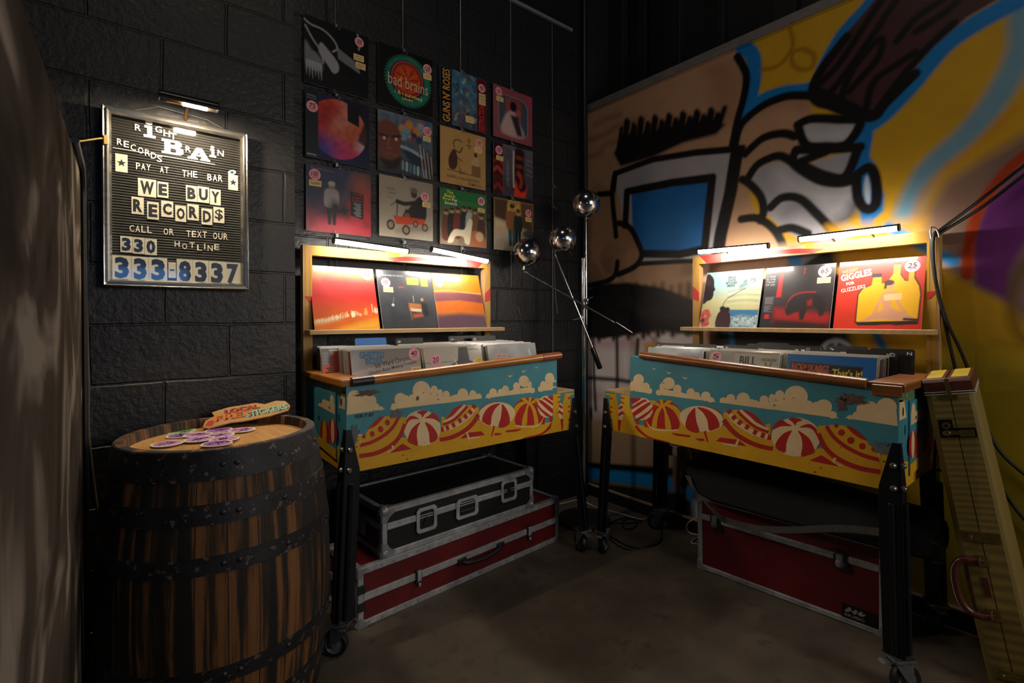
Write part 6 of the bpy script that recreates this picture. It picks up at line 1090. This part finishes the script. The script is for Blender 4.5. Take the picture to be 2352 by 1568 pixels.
m = MB(); m.tube(hp_, [.008]*8+[.0115]*33+[.008]*8, 12); h = m.build('handle', lbr, gc, local=True, smooth=True)
m = MB(); m.tube([(p[0], p[1]-.009, p[2]+.0075) for p in hp_[12:37]], .0011, 5); m.build('handle_stitching', pip, h, local=True)
for a in (ha, hb_):
    m = MB(); gbox(m, a-.018, a+.018, -.006, .022, 0, .004); m.tube([G(a-.012, .014, .004), G(a-.008, .016, .018), G(a+.008, .016, .018), G(a+.012, .014, .004)], .0035, 8); m.build('handle_mount', brass, h, local=True, bevel=.001)
m = MB(); gbox(m, (ha+hb_)/2-.028, (ha+hb_)/2+.032, .006, .022, 0, .003); m.build('leather_tab', lbr, gc, local=True, bevel=.001)
# ---------------------------------------------------------------- floor lamp
chr_ = mat('polished_chrome', 'cfcfd2', .16, 1., nz=.05, ns=20); ltop = mat('black_lamp_knob', '101012', .4)
LPX, LPY = -.392, -.345
fl_ = thing('floor_lamp', 'chrome floor lamp with three ball shades on arms in the corner', 'lamp', (LPX, LPY, 0))
MB().lathe([(0, 0), (.155, 0), (.158, .006), (.158, .022), (.150, .030), (.02, .034), (0, .034)], (LPX, LPY, .0005), (0, 0, 1), 48).build('base', mat('dark_lamp_base', '26221d', .5, .3, nz=.3, ns=10), fl_, smooth=True)
MB().tube([(LPX, LPY, .03), (LPX, LPY, 1.60)], .0125, 16).build('pole', chr_, fl_, smooth=True)
MB().tube([(LPX, LPY, 1.598), (LPX, LPY, 1.612)], .014, 14).build('pole_cap', chr_, fl_, smooth=True)
wd = FW*np.array([1, 1, 0]); wd = wd/np.linalg.norm(wd); pd = float(np.dot(wd[:2], (LPX, LPY)))
def lp(x, y, off=0.): return Vector(px(x, y, wd, pd+off))
rd = Vector((RT[0], RT[1], 0)).normalized()
def shade(c, r_, od, arm_dir, knob):
    # hollow ball with an open mouth facing od
    od = Vector(od).normalized(); th = np.linspace(.0, math.pi-.72, 22); outp = [(r_*math.sin(t), -r_*math.cos(t)) for t in th]; inn = [(max(r_-.0025, .001)*math.sin(t), -(r_-.0025)*math.cos(t)) for t in th[::-1]]
    s_ = MB().lathe(outp+inn, c, od, 40).build('shade', chr_, fl_, smooth=True)
    MB().tube([tuple(Vector(c)+od*r_*.1), tuple(Vector(c)+od*r_*.55)], [.02, .028], 14).build('bulb', mat('unlit_bulb', 'c9c6be', .3), s_, smooth=True)
    k = Vector(knob).normalized(); MB().tube([tuple(Vector(c)+k*(r_-.004)), tuple(Vector(c)+k*(r_+.035))], .006, 8).build('knob', ltop, s_, smooth=True)
    return s_
def arm(pts, cw, off):
    P_ = [lp(x, y, off) for x, y in pts]; o = MB().tube([tuple(p) for p in P_], .0052, 10).build('arm', chr_, fl_, smooth=True)
    if cw: a, b = [lp(x, y, off) for x, y in cw]; MB().tube([tuple(a), tuple(a+(b-a)*.03), tuple(a+(b-a)*.97), tuple(b)], [.009, .0155, .0155, .009], 16).build('counterweight', mat('black_chrome_weight', '3a3a3c', .15, .9), o, smooth=True)
    return o
a1 = arm([(1347, 745), (1346, 508)], None, -.016); a2 = arm([(1412, 741), (1203, 622)], [(1411, 740), (1452, 766)], -.034); a3 = arm([(1362, 800), (1274, 582)], [(1360, 798), (1379, 847)], -.028)
for (x, y, off, o) in ((1346, 690, -.008, a1), (1342, 704, -.018, a2), (1334, 730, -.014, a3)):
    c = lp(x, y, off); m = MB(); m.lathe([(0, -.018), (.011, -.018), (.011, .018), (0, .018)], tuple(c), tuple(Vector(wd)), 14); m.box((c.x-.012, c.y-.012, c.z-.016), (c.x+.012, c.y+.012, c.z+.016)); cl = m.build('clamp', chr_, o, bevel=.002)
    MB().tube([tuple(c), tuple(c+rd*(.04 if o != a3 else -.05)+Vector((0, 0, .022 if o == a1 else -.012)))], .003, 8).build('clamp_screw', chr_, cl, smooth=True)
fwv = Vector(wd); up = Vector((0, 0, 1))
for (x, y, r_, off, od, kn, jt) in ((1346, 468, .0865, -.016, up*.85+fwv*.45-rd*.25, rd*.75-up*.55-fwv*.3, (1346, 506)), (1210, 580, .0865, -.034, up*.70+fwv*.30-rd*.65, rd*.5-up*.75-fwv*.2, (1202, 619)), (1292, 549, .083, -.028, up*.85+fwv*.22-rd*.42, rd*.45-up*.8-fwv*.2, (1273, 579))):
    c = lp(x, y, off); shade(tuple(c), r_, od, None, kn); j = lp(*jt, off); MB().tube([tuple(c+(j-c).normalized()*(r_-.003)), tuple(j)], .008, 10).build('joint', chr_, fl_, smooth=True)
# the shade's cords
for i, (q, lb) in enumerate((([(1178, 600), (1182, 650), (1188, 700), (1195, 722)], 'thin grey cord hanging below the lower chrome ball shade'), ([(1273, 590), (1274, 640), (1277, 690), (1281, 720)], 'thin grey cord hanging below the middle chrome ball shade'))):
    tag(MB().tube([tuple(lp(x, y, .12)) for x, y in q], .0016, 6).build('cord', mat('grey_cord', '77767a', .5), smooth=True), lb, 'cord', 'cords hanging by the floor lamp')
# ---------------------------------------------------------------- cables
wcord = mat('white_cord', 'b9b4a4', .5, nz=.1); 
def cable(label, pts, r, m, grp=None): return tag(MB().tube(sm(pts, False, 8), r, 8).build('cable', m, smooth=True), label, 'cable', grp)
g = lambda *q: [tuple(at_z(x, y, .005)) for x, y in q]
cable('upper black cable running from the right frame up along the mural', [at_x(2620, 200, .04), at_x(2420, 330, .045), at_x(2352, 380, .05), at_x(2250, 460, .06), at_x(2165, 524, .115), at_x(2146, 538, .125), at_x(2143, 580, .125), at_x(2150, 650, .12), at_x(2170, 740, .09), at_x(2195, 850, .05), at_x(2215, 930, .03)], .006, blc)
cable('lower black cable beside the right frame, hanging behind the tweed case', [at_x(2630, 215, .03), at_x(2430, 345, .035), at_x(2352, 402, .04), at_x(2255, 476, .05), at_x(2160, 535, .11), at_x(2140, 552, .12), at_x(2148, 640, .12), at_x(2172, 730, .10), at_x(2204, 800, .06), at_x(2228, 860, .03), at_x(2262, 970, .02), at_x(2300, 1040, .02), at_x(2360, 1095, .02), at_x(2430, 1150, .02), at_x(2560, 1290, .02), (-.03, -2.5, .01)], .006, blc)
cable('third black cable low on the yellow part of the mural behind the tweed case', [at_x(2225, 950, .02), at_x(2275, 1070, .02), at_x(2320, 1150, .02), at_x(2360, 1200, .02), at_x(2420, 1260, .02), at_x(2520, 1400, .03), (-.05, -2.42, .01)], .006, blc)
tag(MB().tube(sm([at_x(2158, 545, .128), at_x(2152, 528, .128), at_x(2142, 521, .128), at_x(2137, 530, .128), at_x(2139, 548, .128)], False), .003, 8).build('hook', mat('steel_hook', 'a8a8aa', .3, .9), smooth=True), 'steel hook holding the black cables at the top of the right frame', 'hook')
cable('white cord lying along the floor from the left wall to the right bin', g((1262, 1158), (1290, 1156), (1332, 1148), (1365, 1163), (1420, 1178), (1470, 1192), (1486, 1190)), .0045, wcord)
cable('coiled black cord on the floor beside the lamp base', g((1395, 1210), (1412, 1195), (1440, 1188), (1462, 1200), (1452, 1213), (1434, 1212), (1430, 1198), (1448, 1190), (1474, 1197), (1440, 1201), (1405, 1200)), .0035, blc)
cable('black cord looping across the floor between the two bins', g((1388, 1222), (1410, 1236), (1440, 1252), (1470, 1258), (1510, 1248), (1520, 1225), (1510, 1200))+[at_x(1509, 1150, .20), at_x(1508, 1110, .16), at_x(1512, 1050, .13)], .0035, blc)
cable('thin black cord on the floor in front of the corner', g((1400, 1236), (1425, 1255), (1450, 1262), (1475, 1257), (1512, 1247)), .003, blc)
cable('white cord drooping behind the tall red case', [at_x(1600, 1190, .06), at_x(1583, 1198, .05), at_x(1577, 1212, .04), at_x(1586, 1224, .04), at_x(1606, 1228, .05)], .004, wcord)
cable('white cord end on the floor beside the tall red case', g((1604, 1234), (1594, 1238), (1588, 1246), (1606, 1250)), .004, wcord)
cable('white cord running down from the plug under the right bin', [at_x(1578, 1022, .06), at_x(1586, 1042, .05), at_x(1592, 1065, .05), at_x(1596, 1082, .05)], .0035, wcord)
pt = thing('power_adapter', 'clear power adapter plugged in under the right bin', 'adapter', tuple(at_x(1556, 1025, .05)))
clr = mat('smoky_clear_plastic', '8d8582', .15, nz=.2, ns=30, coat=.6); A, Bq = at_x(1544, 1016, .02), at_x(1570, 1046, .02)
m = MB(); m.box((-.085, Bq[1], Bq[2]), (-.005, A[1], A[2])); m.build('housing', clr, pt, bevel=.008)
m = MB(); m.tube([(-.04, (A[1]+Bq[1])/2, A[2]), (-.04, (A[1]+Bq[1])/2, A[2]+.03)], .008, 10); m.build('strain_relief', wcord, pt, smooth=True)
